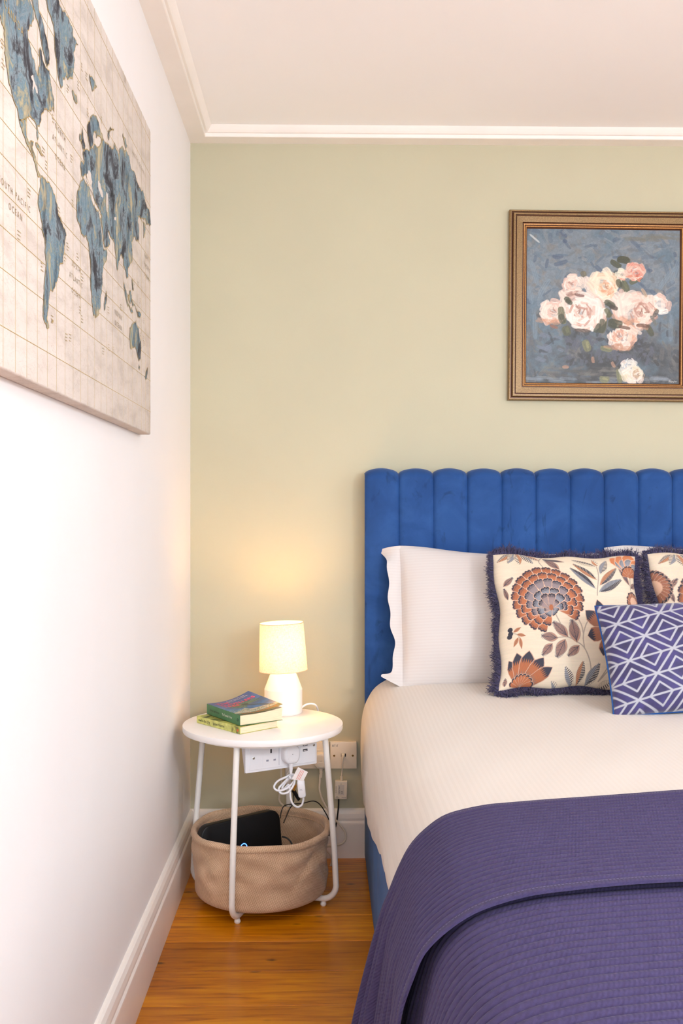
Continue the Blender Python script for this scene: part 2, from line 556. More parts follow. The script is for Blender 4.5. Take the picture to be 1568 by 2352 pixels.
# opal globe pendant added out of view as fill light for ceiling and walls
FILL_POS = Vector((1.35, -2.95, 1.58))
fill_lamp = thing('fill_pendant', 'round opal pendant added out of view to brighten the room', 'lamp', FILL_POS)
mesh_obj('globe', *lathe([(0.15 * math.sin(math.pi * k / 24), -0.15 * math.cos(math.pi * k / 24)) for k in range(25)], 40, FILL_POS), glow('opal_fill_glow', (240, 244, 250), FILL_STRENGTH), fill_lamp, True)
mesh_obj('flex', *tube([FILL_POS + UP * 0.15, FILL_POS + UP * (ZC - FILL_POS.z)], 0.004, 8, 1, False), M_PLASTIC, fill_lamp)
mesh_obj('fill_lamp_rose', *lathe([(0, -0.03), (0.03, -0.028), (0.05, -0.01), (0.05, 0), (0, 0)], 32, Vector((FILL_POS.x, FILL_POS.y, ZC))), M_PLASTIC, fill_lamp, True)

# ------------------------------------------------------------------ bed
BXL = 0.130                       # left side of the bed
NP, PW = 14, 0.1075
BXR = BXL + NP * PW
HBY = -0.095                      # headboard front
bed = thing('bed', 'blue velvet double bed with a tall channel-tufted headboard', 'bed', Vector(((BXL + BXR) / 2, -1.2, 0)))
hb_top = 1.232
hb = mesh_obj('headboard', *join(bbox(BXR - BXL - 0.004, 0.07, hb_top - 0.012, 0.012, 2, Matrix.Translation(((BXL + BXR) / 2, -0.042, (hb_top - 0.012) / 2)))), M_BLUEVELVET, bed, True)
WM[hb] = WM[bed]
def channel(x0, x1, seed):
    nx, nz = 20, 44
    V, Fc = [], []
    h = 0.015
    rr = 0.034
    for j in range(nz + 1):
        # path up the front then over the rounded top to the back
        t = j / nz
        if t < 0.72:
            z = 0.20 + (hb_top - rr - 0.20) * (t / 0.72); y = 0.0; ny, nzv = 1.0, 0.0
        else:
            a = (t - 0.72) / 0.28 * math.pi * 0.62
            z = hb_top - rr + rr * math.sin(a); y = rr * (1 - math.cos(a)); ny, nzv = math.cos(a), math.sin(a)
        for i in range(nx + 1):
            u = i / nx * 2 - 1
            p = (0.16 * (1 - u * u) + 0.84 * (1 - abs(u) ** 12)) * h * (0.55 + 0.45 * sstep(0.70, 0.80, t))
            p += 0.0012 * math.sin(7 * z + seed * 3.1 + u * 2)
            V.append((x0 + (x1 - x0) * (u + 1) / 2, HBY + 0.012 + y - ny * p, z + nzv * (p * 0.35 + 0.0115 * (1 - u * u) - 0.005)))
    for j in range(nz):
        for i in range(nx): a = j * (nx + 1) + i; Fc.append((a, a + 1, a + nx + 2, a + nx + 1))
    return V, Fc
for k in range(NP):
    mesh_obj('channel_panel', *channel(BXL + k * PW, BXL + (k + 1) * PW, k), M_BLUEVELVET, hb, True)
BFOOT = -2.30
base_prof = []
V, Fc = [], []
nY = 60
for i in range(nY + 1):
    y = HBY + (BFOOT - HBY) * i / nY
    wob = 0.0025 * math.sin(y * 23) + 0.002 * math.sin(y * 51 + 1)
    for (x, z) in ((BXL + 0.003, 0.01), (BXL + 0.001 + wob * 0.6, 0.12), (BXL + 0.001 + wob, 0.24), (BXL + 0.004, 0.325), (BXL + 0.02, 0.34), (BXR - 0.02, 0.34), (BXR - 0.002, 0.32), (BXR - 0.002, 0.01)):
        V.append((x, y, z))
for i in range(nY):
    for k in range(7): a = i * 8 + k; Fc.append((a, a + 1, a + 9, a + 8))
Fc += [tuple(range(7, -1, -1)), tuple(nY * 8 + k for k in range(8))]
mesh_obj('base', V, Fc, M_BASEFABRIC, bed, True)
mesh_obj('mattress', *bbox(BXR - BXL - 0.10, HBY - BFOOT - 0.04, 0.19, 0.06, 5, Matrix.Translation(((BXL + BXR) / 2 + 0.01, (HBY + BFOOT) / 2 - 0.012, 0.434))), plain('mattress_ticking', (235, 228, 220), 0.8, 0.02, 40), bed, True)

def bed_top(x, y):
    xm = (BXL + BXR) / 2
    c = 0.572 + 0.035 * (1 - (abs(x - xm) / (xm - BXL)) ** 2.6)
    return c - 0.012 * sstep(-0.45, -0.15, y)

HEADP = [(.95, .603), (.75, .602), (.6, .600), (.4, .597), (.28, .592), (.22, .587), (.193, .580), (.160, .558), (.138, .525), (.1245, .49), (.1165, .44), (.1135, .37)]
FOOTP = [(.95, .598), (.80, .596), (.635, .592), (.428, .583), (.32, .575), (.274, .568), (.22, .553), (.185, .531), (.161, .50), (.147, .462), (.137, .425), (.129, .385)]
FLAPF = [(.95, .624), (.80, .621), (.635, .614), (.428, .604), (.32, .595), (.274, .589), (.2165, .574), (.180, .550), (.152, .521), (.131, .484), (.1155, .45), (.1055, .425)]
FLAPN = [(.95, .640), (.80, .637), (.635, .630), (.46, .622), (.32, .611), (.26, .604), (.202, .588), (.163, .565), (.133, .535), (.117, .500), (.108, .475), (.102, .452)]
def side_profile(y, off=0.0, flare=0.0, hem=0.24):
    """points (x,z) from the middle of the bed over the left edge and down to the hem"""
    if off > 0.015:
        g = sstep(Y_FAR, Y_HEM, y)
        pts = [(a[0] * (1 - g) + b[0] * g, a[1] * (1 - g) + b[1] * g) for a, b in zip(FLAPF, FLAPN)]
    else:
        g = sstep(-0.25, -1.30, y)
        pts = [(a[0] * (1 - g) + b[0] * g - off * 0.8 * min(1, k / 7), a[1] * (1 - g) + b[1] * g + off) for k, (a, b) in enumerate(zip(HEADP, FOOTP))]
        if off > 0: pts = [(a, b + 0.012 * sstep(-1.5, -2.0, y)) for a, b in pts]
    x0, z0 = pts[-1]
    for k in range(1, 6):
        t = k / 5
        pts.append((x0 - flare * t ** 0.9 + (0.008 * t * t if flare == 0 else 0), z0 + (hem - z0) * t))
    return pts

def resample(pts, n):
    P = smooth_path([Vector((p[0], p[1], 0)) for p in pts], 6)
    L = [0]
    for i in range(1, len(P)): L.append(L[-1] + (P[i] - P[i - 1]).length)
    out, j = [], 0
    for k in range(n + 1):
        s = L[-1] * k / n
        while j < len(P) - 2 and L[j + 1] < s: j += 1
        t = (s - L[j]) / max(1e-9, L[j + 1] - L[j])
        out.append(P[j].lerp(P[j + 1], t))
    return out, L[-1]

def cloth(y0, y1, ny, nx, off, flare, hem, thick, ribs=None, fold=None, mirror=True, drop=0):
    """a cover laid over the bed: grid of rows (along y) x columns (across)"""
    rows = []
    for i in range(ny + 1):
        y = y0 + (y1 - y0) * i / ny
        h = hem(y) if callable(hem) else hem
        fl = flare(y) if callable(flare) else flare
        P, L = resample(side_profile(y, off, fl, h), nx)
        row = []
        for k, p in enumerate(P):
            a = P[max(k - 1, 0)]; b = P[min(k + 1, nx)]
            t = (b - a).normalized(); n = Vector((t.y, -t.x, 0))
            if n.y < 0 and k < 3: n = -n
            n = Vector((-abs(t.y) if k > nx * 0.5 else -t.y * 1.0, 0, 0)) + Vector((0, abs(t.x), 0))
            d = 0.0
            if ribs: d += ribs(y, k / nx)
            q = Vector((p.x + n.x * d, y, p.y + n.y * d))
            if fold: q += fold(p.x, y, p.y)
            row.append(q)
        rows.append(row)
    for j in range(1, drop + 1):      # hanging over the foot of the bed
        rows.append([Vector((q.x, y1 - 0.012 * min(1.0, j / 3), max(min(q.z, 0.16), q.z - 0.045 * j + 0.02))) for q in rows[ny]])
    ny += drop
    V, Fc = [], []
    for r in rows: V += r
    m = nx + 1
    for i in range(ny):
        for k in range(nx): a = i * m + k; Fc.append((a, a + m, a + m + 1, a + 1))
    # the far half of the bed, mirrored about the bed's middle
    if mirror:
        xm = 0.95
        n0 = len(V)
        V += [Vector((2 * xm - v.x, v.y, v.z)) if v.x < xm else v for v in V[:n0]]
        Fc += [tuple(reversed([j + n0 for j in f])) for f in Fc]
    return V, Fc

BXC = 0.95
Y_FAR, Y_HEM = -1.455, -1.915
# white cover on the mattress
sheet_hem = lambda y: 0.222 + 0.135 * sstep(-0.3, -1.5, y) if y > -1.5 else 0.357
def sheet_hem(y): return 0.215 + 0.14 * min(1.0, max(0.0, (-y - 0.15) / 1.2))
def sheet_fold(x, y, z):
    s = sstep(0.55, 0.30, z)
    return Vector((-0.0025 * s * math.sin(y * 9) - 0.001 * s * math.sin(y * 39 + z * 8), 0, 0.0012 * math.sin(9 * x + 14 * y) + 0.0008 * math.sin(25 * x - 21 * y)))
V, Fc = cloth(-0.10, BFOOT - 0.005, 120, 90, 0.0, 0.0, sheet_hem, 0, None, sheet_fold)
sheet = mesh_obj('bed_cover', V, Fc, M_SHEET, None, True)
tag(sheet, 'smooth white striped cotton cover spread over the bed', 'bed cover')

# indigo quilted throw: long lower layer and the band folded back over it
PITCH = 0.0175
PER_RIB = 9
def rib_rows(L): return int(round(L / PITCH)) * PER_RIB
def rib_fn(y_edge0, y_edge1, hemw):
    pitch = abs(y_edge1 - y_edge0) / round(abs(y_edge1 - y_edge0) / PITCH)
    def f(y, a):
        e = min(abs(y - y_edge0), abs(y - y_edge1))
        if e < hemw: return 0.0012 * min(1, e / 0.003)
        s = abs(math.sin(math.pi * (y - y_edge0) / pitch))
        return 0.0046 * s ** 0.6
    return f
throw = thing('quilted_throw', 'dark indigo ribbed quilted throw folded over the foot of the bed', 'throw', Vector((BXC, -1.9, 0.6)))
def lower_fold(x, y, z):
    s = sstep(0.55, 0.25, z)
    return Vector((-0.010 * s * math.sin(y * 31 + 1.0) - 0.006 * s * math.sin(y * 67), 0.0, 0.0))
V, Fc = cloth(Y_FAR - 0.03, BFOOT - 0.02, rib_rows(abs(BFOOT - 0.02 - Y_FAR + 0.03)), 110, 0.010, 0.010, 0.16, 0, rib_fn(Y_FAR - 0.03, BFOOT - 0.02, 0.012), lower_fold, True, 11)
mesh_obj('throw_layer', V, Fc, M_THROW, throw, True)
def flap_flare(y):
    return 0.066 - 0.026 * sstep(Y_FAR, Y_FAR - 0.25, y)
def flap_fold(x, y, z):
    s = sstep(0.54, 0.22, z)
    e = (Y_FAR - y)
    w = 0.022 * s * math.sin(e * 75 + 0.6) * math.exp(-e * 4.0) + 0.006 * s * math.sin(e * 40)
    top = sstep(0.50, 0.60, z)
    lift = 0.0015 * math.sin(x * 13 + y * 5) + 0.0015 * math.sin(x * 7 - y * 19)
    skew = 0.010 * math.sin(x * 5.0)
    hemlift = 0.004 * sstep(Y_HEM + 0.05, Y_HEM, y)
    return Vector((w - hemlift * (1 - top), skew * 0.4, lift * top + hemlift * top))
NFL = rib_rows(Y_FAR - Y_HEM)
V, Fc = cloth(Y_FAR, Y_HEM, NFL, 130, 0.021, flap_flare, 0.13, 0, rib_fn(Y_FAR, Y_HEM, 0.016), flap_fold)
# close the flap's edges: a lip turned under at the far edge and at the near hem
nrow, m = NFL + 1, 131
lipV, lipF = [], []
for half in (0, 1):
    for ri, dy in ((0, -0.02), (nrow - 1, 0.02)):
        b0 = len(lipV)
        for k in range(m):
            v = V[half * nrow * m + ri * m + k]
            lipV.append(v)
            side = sstep(0.56, 0.50, v.z)
            sg = 1 if half == 0 else -1
            lipV.append(v + Vector((0.004 * side * sg, -dy * 0.02, -0.004 * (1 - side))))
            lipV.append(v + Vector((0.008 * side * sg, dy, -0.008 * (1 - side))))
        for k in range(m - 1):
            for s in (0, 1):
                a = b0 + k * 3 + s; lipF.append((a, a + 1, a + 4, a + 3))
mesh_obj('folded_band', *join((V, Fc), (lipV, lipF)), M_THROW, throw, True)
# line of stitches along the band's two edges
st = []
for (yy, ri) in ((Y_FAR - 0.016, 8), (Y_HEM + 0.006, nrow - 5)):
    for half in (0,):
        row = [V[half * nrow * m + ri * m + k] for k in range(m)]
        for k in range(2, m - 1):
            a, b = row[k], row[k + 1]
            nn = Vector((-(b.z - a.z), 0, (b.x - a.x)))
            nn = nn.normalized() if nn.length > 1e-9 else UP
            if nn.z < 0 or (abs(nn.z) < 0.3 and nn.x > 0): nn = -nn
            for t0 in (0.05, 0.55):
                p, q = a.lerp(b, t0), a.lerp(b, t0 + 0.3)
                st.append(ribbon([p + nn * 0.0012, q + nn * 0.0012], 0.0012, nn))
tag(mesh_obj('stitching', *join(*st), M_STITCH, throw), kind='stuff')

# ------------------------------------------------------------------ painted grids (print on cloth and canvas)
class Paint:
    def __init__(s, w, h, base):
        s.w, s.h = w, h
        s.a = np.zeros((h, w, 3)); s.a[:] = base
    def blend(s, x0, y0, mask, col):
        h, w = mask.shape
        X0, Y0, X1, Y1 = max(0, x0), max(0, y0), min(s.w, x0 + w), min(s.h, y0 + h)
        if X1 <= X0 or Y1 <= Y0: return
        mk = mask[Y0 - y0:Y1 - y0, X0 - x0:X1 - x0][..., None]
        c = np.asarray(col, float)
        if c.ndim == 3: c = c[Y0 - y0:Y1 - y0, X0 - x0:X1 - x0]
        s.a[Y0:Y1, X0:X1] = s.a[Y0:Y1, X0:X1] * (1 - mk) + c * mk
    def poly(s, pts, col, alpha=1.0):
        P = np.asarray(pts, float)
        x0, y0 = np.floor(P.min(0)).astype(int) - 1
        x1, y1 = np.ceil(P.max(0)).astype(int) + 2
        if x1 < 0 or y1 < 0 or x0 > s.w or y0 > s.h or (x1 - x0) * (y1 - y0) > 4e6: return
        SS = 3
        xs = x0 + (np.arange((x1 - x0) * SS) + 0.5) / SS
        ys = y0 + (np.arange((y1 - y0) * SS) + 0.5) / SS
        X, Y = np.meshgrid(xs, ys)
        ins = np.zeros(X.shape, bool)
        n = len(P)
        for i in range(n):
            ax, ay = P[i]; bx, by = P[(i + 1) % n]
            if ay == by: continue
            c = ((ay > Y) != (by > Y)) & (X < (bx - ax) * (Y - ay) / (by - ay) + ax)
            ins ^= c
        mk = ins.reshape(y1 - y0, SS, x1 - x0, SS).mean((1, 3)) * alpha
        s.blend(x0, y0, mk, col)
    def line(s, pts, w, col, alpha=1.0):
        for (a, b) in zip(pts[:-1], pts[1:]):
            a = np.asarray(a, float); b = np.asarray(b, float)
            d = b - a; L = np.hypot(*d)
            if L < 1e-6: continue
            n = np.array([-d[1], d[0]]) / L * w / 2; e = d / L * w * 0.25
            s.poly([a - e + n, b + e + n, b + e - n, a - e - n], col, alpha)
    def dot(s, c, r, col, alpha=1.0, ry=None):
        ry = ry or r
        s.poly([(c[0] + r * math.cos(t), c[1] + ry * math.sin(t)) for t in np.linspace(0, 2 * math.pi, 15)[:-1]], col, alpha)
    def stroke(s, c, length, width, ang, col, alpha=0.9, rng=None):
        """bristly brush stroke"""
        r = int(max(length, width) / 2 + 2)
        cx, cy = c
        x0, y0 = int(cx) - r, int(cy) - r
        X, Y = np.meshgrid(np.arange(2 * r + 1) + x0 - cx, np.arange(2 * r + 1) + y0 - cy)
        u = X * math.cos(ang) + Y * math.sin(ang); v = -X * math.sin(ang) + Y * math.cos(ang)
        u = u / (length / 2); v = v / (width / 2)
        v = v + 0.35 * u * u * rng.uniform(-1, 1)
        d = np.abs(u) ** 3 + np.abs(v) ** 3
        mk = np.clip((1.0 - d) * 4, 0, 1)
        br = 0.82 + 0.18 * np.sin(v * rng.uniform(7, 15) + rng.uniform(0, 6)) * np.sin(v * 23 + u * 1.5)
        tone = (1 + 0.05 * np.sin(v * rng.uniform(5, 9) + rng.uniform(0, 6)))[..., None]
        s.blend(x0, y0, mk * alpha * br, np.clip(np.asarray(col, float) * tone, 0, 255))

def fbm(h, w, cell, octv=4, seed=0, aspect=1.0):
    g = np.random.default_rng(seed)
    out = np.zeros((h, w)); amp, tot = 1.0, 0.0
    cx, cy = cell * aspect, cell
    for o in range(octv):
        gw, gh = int(w / cx) + 3, int(h / cy) + 3
        G = g.random((gh, gw))
        x = np.arange(w) / cx; y = np.arange(h) / cy
        xi, yi = x.astype(int), y.astype(int); xf_, yf_ = x - xi, y - yi
        xf_ = xf_ * xf_ * (3 - 2 * xf_); yf_ = yf_ * yf_ * (3 - 2 * yf_)
        A = G[np.ix_(yi, xi)]; B = G[np.ix_(yi, xi + 1)]; Cc = G[np.ix_(yi + 1, xi)]; D = G[np.ix_(yi + 1, xi + 1)]
        out += amp * ((A * (1 - xf_) + B * xf_) * (1 - yf_)[:, None] + (Cc * (1 - xf_) + D * xf_) * yf_[:, None])
        tot += amp; amp *= 0.55
        cx = max(1.0, cx / 2); cy = max(1.0, cy / 2)
    return out / tot

def srgb_lin(a):
    a = np.clip(a / 255.0, 0, 1)
    return np.where(a <= 0.04045, a / 12.92, ((a + 0.055) / 1.055) ** 2.4)

def painted_grid(name, paint, fn, mat, parent, smooth=True):
    """grid whose vertices carry the paint colours; fn(U,V)->xyz arrays in the thing's local space, V=0 at the bottom"""
    h, w = paint.h, paint.w
    U, Vv = np.meshgrid(np.linspace(0, 1, w), np.linspace(1, 0, h))
    X, Y, Z = fn(U, Vv)
    co = np.stack([X, Y, Z], -1).reshape(-1, 3).astype(np.float32)
    idx = np.arange(h * w).reshape(h, w)
    q = np.stack([idx[1:, :-1], idx[1:, 1:], idx[:-1, 1:], idx[:-1, :-1]], -1).reshape(-1, 4).astype(np.int32)
    me = bpy.data.meshes.new(name)
    me.vertices.add(len(co)); me.vertices.foreach_set('co', co.ravel())
    me.loops.add(q.size); me.loops.foreach_set('vertex_index', q.ravel())
    me.polygons.add(len(q)); me.polygons.foreach_set('loop_start', np.arange(0, q.size, 4, dtype=np.int32))
    me.polygons.foreach_set('use_smooth', np.ones(len(q), bool))
    at = me.attributes.new('paint', 'FLOAT_COLOR', 'POINT')
    c = np.ones((h * w, 4), np.float32); c[:, :3] = srgb_lin(paint.a).reshape(-1, 3)
    at.data.foreach_set('color', c.ravel())
    me.materials.append(mat)
    me.update(); me.validate()
    o = bpy.data.objects.new(name, me)
    COL.objects.link(o)
    o.parent = parent
    WM[o] = WM[parent]
    return o

# cushion geometry -----------------------------------------------------------
def cushion_fn(W, H, T, side, pinch=0.05, power=0.42, puff=None, sag=0.0, edge=0.0):
    def f(U, Vv):
        u = np.asarray(U, float) * 2 - 1; v = np.asarray(Vv, float) * 2 - 1
        x = u * W / 2 * (1 - pinch * (1 - v ** 2) * np.abs(u) ** 1.5)
        y = H / 2 + v * H / 2 * (1 - pinch * (1 - u ** 2) * np.abs(v) ** 1.5)
        e = np.clip((1 - np.abs(u) ** 2.2) * (1 - np.abs(v) ** 2.2), 0, 1) ** power
        z = side * T / 2 * e
        x = x + edge * np.sin(7.5 * v + 0.5) * np.abs(u) ** 6
        y = y + edge * np.sin(8.5 * u + 1.1) * np.abs(v) ** 6
        z = z + e * 0.004 * np.sin(5.5 * u + 1.3) * np.sin(4.5 * v + 0.7)
        if puff is not None: z = z + puff(u, v, e)
        y = y - sag * e * (1 - (v * 0.5 + 0.5)) * 0.0
        return x, y, z
    return f

def grid_vf(fn, nu, nv, flip=False):
    U, Vv = np.meshgrid(np.linspace(0, 1, nu + 1), np.linspace(0, 1, nv + 1))
    X, Y, Z = fn(U, Vv)
    V = [Vector(p) for p in np.stack([X, Y, Z], -1).reshape(-1, 3)]
    Fc = []
    for j in range(nv):
        for i in range(nu):
            a = j * (nu + 1) + i
            q = (a, a + 1, a + nu + 2, a + nu + 1)
            Fc.append(tuple(reversed(q)) if flip else q)
    return V, Fc

def lean_matrix(loc, lean, yaw=0.0, roll=0.0):
    return Matrix.Translation(loc) @ Matrix.Rotation(math.radians(yaw), 4, 'Z') @ Matrix.Rotation(math.radians(90 - lean), 4, 'X') @ Matrix.Rotation(math.radians(roll), 4, 'Z')

def perimeter(fn, n):
    P = []
    for k in range(n):
        t = k / n * 4
        s, f = int(t), t - int(t)
        uv = [(f, 0), (1, f), (1 - f, 1), (0, 1 - f)][s]
        x, y, z = fn(np.array(uv[0]), np.array(uv[1]))
        P.append(Vector((float(x), float(y), 0)))
    return P

# white pillows with a flat flange -------------------------------------------
def pillow(name, label, M, W, H, T, ear_l, ear_r, lift_l, seed):
    t = thing(name, label, 'pillow', M, 'white pillows against the headboard')
    FL = 0.050
    wob = lambda u, v, e: e * (0.006 * np.sin(3.1 * u + seed) + 0.004 * np.sin(7 * v + 2 * u + seed))
    def shaped(side):
        f0 = cushion_fn(W - 2 * FL, H, T, side, 0.012, 0.50, wob)
        def f(U, Vv):
            x, y, z = f0(U, Vv)
            u = np.asarray(U, float) * 2 - 1; v = np.asarray(Vv, float)
            y = y * (1 + lift_l * np.exp(-((u + 0.95) / 0.55) ** 2) * v)
            return x, y, z
        return f
    f, b = shaped(1), shaped(-1)
    mesh_obj('pillow_body', *join(grid_vf(f, 60, 48), grid_vf(b, 30, 24, True)), M_PILLOW, t, True, local=True)
    # flange: a thin waving border on both short sides, its corners turned out like ears
    for sgn, ear in ((-1, ear_l), (1, ear_r)):
        n, m_ = 70, 10
        V, Fc = [], []
        for j in range(n + 1):
            v = j / n
            x0, y0, z0 = f(np.array(0.0 if sgn < 0 else 1.0), np.array(v))
            for i in range(m_ + 1):
                s = i / m_
                top, bot = sstep(0.88, 1.0, v) * ear, sstep(0.13, 0.0, v) * ear
                wave = 0.009 * math.sin(v * 9 + seed) + 0.006 * math.sin(v * 23 + 1)
                ext = FL * s * (0.86 + 0.42 * top + 0.50 * bot - 0.30 * math.exp(-((v - 0.30) / 0.16) ** 2) + 0.06 * math.sin(v * 31 + seed))
                dy = s * (-0.004 * top + 0.030 * bot * (1 - v) - 0.006 * math.sin(v * 3.1))
                V.append(Vector((float(x0) + sgn * (ext - 0.004), float(y0) + dy, (wave + 0.012) * s * (1 - 0.5 * s) - 0.038 * s * s * top + 0.030 * s * s * bot)))
        for j in range(n):
            for i in range(m_):
                a = j * (m_ + 1) + i
                q = (a, a + 1, a + m_ + 2, a + m_ + 1)
                Fc.append(q if sgn > 0 else tuple(reversed(q)))
        mesh_obj('flange', V, Fc, M_PILLOW, t, True, local=True)
    return t
pillow('pillow', 'white pillow nearest the lamp, its flanged end in full view', lean_matrix((0.535, -0.235, 0.580), 16, 0, 0.0), 0.70, 0.412, 0.17, 1.0, 0.2, 0.062, 0.3)
pillow('pillow', 'white pillow peeping out between the two fringed cushions', lean_matrix((1.235, -0.225, 0.588), 15, 0, 0.6), 0.70, 0.412, 0.17, 0.5, 0.5, 0.045, 1.9)

# floral cushions with an indigo fringe --------------------------------------
CREAM = np.array((236, 220, 196.)); ORANGE = np.array((180, 108, 72.)); INK = np.array((52, 52, 66.)); GREY = np.array((140, 142, 150.)); PEACH = np.array((232, 188, 160.)); TAUPE = np.array((178, 164, 150.)); BROWN = np.array((150, 98, 76.))
def floral_paint(n, shift=(0, 0), flip=False):
    rg = np.random.default_rng(5)
    p = Paint(n, n, CREAM)
    p.a *= (0.975 + 0.05 * fbm(n, n, 3, 2, 3, 14.0))[..., None]
    S = n / 1235.0
    def T(x, y):
        X, Y = (x - 140 + shift[0]) * S, (y - 92 + shift[1]) * n / 1165.0
        return (n - X, Y) if flip else (X, Y)
    def petal(bx, by, tx, ty, w, body, tip, scallop=3, streaks=True):
        b = np.array((bx, by), float); e = np.array((tx, ty), float); d = e - b; nrm = np.array((-d[1], d[0])) / max(1e-6, np.hypot(*d))
        def sh(k, f0, f1, tipw):
            pts = [b + d * f0 + nrm * w * 0.16 * k, b + d * (f0 + (f1 - f0) * 0.55) + nrm * w * 0.42 * k, b + d * (f1 - 0.12) + nrm * w * 0.5 * k]
            for i in range(scallop * 4 + 1):
                a = i / (scallop * 4); xx = 0.5 - a
                bump = abs(math.sin(a * math.pi * scallop)) * 0.08
                pts.append(b + d * (f1 - 0.10 + 0.10 * math.sin(a * math.pi) + bump) + nrm * w * xx * k)
            pts += [b + d * (f1 - 0.12) - nrm * w * 0.5 * k, b + d * (f0 + (f1 - f0) * 0.55) - nrm * w * 0.42 * k, b + d * f0 - nrm * w * 0.16 * k]
            return [T(*q) for q in pts]
        p.poly(sh(1.14, 0.0, 1.03, 1), PEACH)
        p.poly(sh(0.98, 0.04, 1.0, 1), tip)
        p.poly(sh(0.92, 0.06, 0.88, 1), body)
        if streaks:
            for i in range(7):
                xx = (i - 3) / 7.5
                a = b + d * 0.76 + nrm * w * xx * 0.95; c = b + d * 0.92 + nrm * w * xx
                p.line([T(*a), T(*c)], 3.4 * S, tip)
                a = b + d * 0.25 + nrm * w * xx * 0.6; c = b + d * 0.60 + nrm * w * xx * 0.85
                p.line([T(*a), T(*c)], 1.6 * S, body * 1.18, 0.7)
    def leaf(bx, by, tx, ty, w, kind):
        b = np.array((bx, by), float); e = np.array((tx, ty), float); d = e - b; L = np.hypot(*d); nrm = np.array((-d[1], d[0])) / L
        def outline(k): 
            ts = np.linspace(0, 1, 13)
            up = [b + d * t + nrm * w / 2 * k * math.sin(math.pi * t ** 0.85) for t in ts]
            dn = [b + d * t - nrm * w / 2 * k * math.sin(math.pi * t ** 0.85) for t in ts[::-1]]
            return up, dn
        up, dn = outline(1.12)
        p.poly([T(*q) for q in up + dn], TAUPE if kind != 'o' else PEACH)
        up, dn = outline(1.0)
        if kind == 'h':      # hatched brown leaf
            p.poly([T(*q) for q in up + dn], np.array((186, 142, 122.)))
            for t in np.linspace(0.08, 0.92, int(L / 11)):
                for sg in (1, -1):
                    ww = w / 2 * math.sin(math.pi * t ** 0.85) * 0.92
                    p.line([T(*(b + d * t)), T(*(b + d * min(1, t + 0.16) + nrm * sg * ww))], 3.6 * S, INK * 1.25, 0.9)
            p.line([T(*b), T(*e)], 3.0 * S, INK)
        elif kind in ('g', 'k', 'w'):   # feathered leaf: one half toothed dark, other half grey or orange
            other = {'g': GREY * 1.08, 'k': np.array((204, 142, 106.)), 'w': CREAM * 0.97}[kind]
            p.poly([T(*q) for q in up] + [T(*b)], CREAM * 1.02)
            p.poly([T(*q) for q in dn] + [T(*e)], other)
            for t in np.linspace(0.06, 0.9, int(L / 15)):
                ww = w / 2 * math.sin(math.pi * t ** 0.85) * 0.98
                q = [b + d * t, b + d * (t + 0.045), b + d * (t + 0.10) + nrm * ww, b + d * (t + 0.055) + nrm * ww]
                p.poly([T(*x) for x in q], INK)
                q = [b + d * t, b + d * (t + 0.03), b + d * (t + 0.10) - nrm * ww, b + d * (t + 0.07) - nrm * ww]
                p.poly([T(*x) for x in q], other * 0.72, 0.8)
        elif kind == 'o':
            p.poly([T(*q) for q in up + dn], np.array((186, 128, 96.)))
            p.line([T(*b), T(*e)], 3.0 * S, np.array((150, 90, 62.)))
    def stem(pts, w=9):
        q = [tuple(v)[:2] for v in smooth_path([(x, y, 0) for x, y in pts], 6)]
        p.line([T(*a) for a in q], w * S, TAUPE)
    stem([(872, 1150), (858, 1050), (820, 955), (760, 905), (690, 872), (600, 880)])
    stem([(822, 960), (815, 870), (835, 790), (865, 735)])
    stem([(818, 850), (800, 770), (740, 665)])
    stem([(640, 765), (615, 710), (585, 640)])
    stem([(968, 520), (975, 470), (1000, 340), (995, 240), (985, 160)])
    stem([(545, 265), (520, 190), (560, 120)])
    stem([(1295, 445), (1302, 380), (1310, 320)])
    stem([(1045, 975), (1010, 1090), (930, 1215)])
    stem([(1090, 1112), (1020, 1122), (940, 1205)])
    stem([(225, 820), (280, 845), (300, 880)], 6)
    for a in ((695, 870, 580, 750, 74), (765, 915, 730, 735, 84), (612, 882, 475, 868, 74), (672, 890, 592, 1042, 84), (562, 930, 475, 1026, 64), (782, 938, 685, 1026, 66), (682, 278, 572, 155, 66), (738, 188, 560, 150, 28), (1290, 402, 1195, 238, 50), (1300, 424, 1376, 362, 44), (200, 420, 290, 342, 46), (215, 545, 200, 440, 36), (190, 1230, 185, 1170, 34)):
        leaf(*a, 'h')
    for a in ((1000, 245, 800, 165, 40, 'w'), (985, 378, 803, 210, 52, 'k'), (968, 462, 770, 255, 58, 'g'), (1008, 235, 970, 155, 44, 'k'), (1018, 322, 1092, 165, 62, 'g'), (1000, 432, 1172, 250, 62, 'k'), (985, 492, 1210, 358, 68, 'g'),
              (725, 1262, 660, 1112, 62, 'g'), (765, 1262, 808, 1062, 62, 'k'), (832, 1262, 938, 1075, 72, 'g'), (925, 1264, 1048, 1195, 50, 'w'), (610, 1264, 553, 1215, 36, 'g'),
              (320, 100, 172, 188, 48, 'k'), (330, 100, 262, 208, 56, 'g'), (345, 100, 362, 226, 60, 'k'), (370, 100, 468, 220, 56, 'g'), (400, 100, 530, 182, 42, 'k')):
        leaf(*a)
    for a in ((250, 822, 312, 788, 26), (280, 842, 348, 862, 26), (288, 868, 248, 938, 28), (300, 870, 312, 962, 26)):
        leaf(*a, 'o')
    for (x, y) in ((225, 800), (228, 832), (220, 855)): p.dot(T(x, y), 20 * S, INK)
    # big chrysanthemum: rings of scalloped petals round (575,645)
    fx, fy = 572, 640
    cx, cy = 545, 548
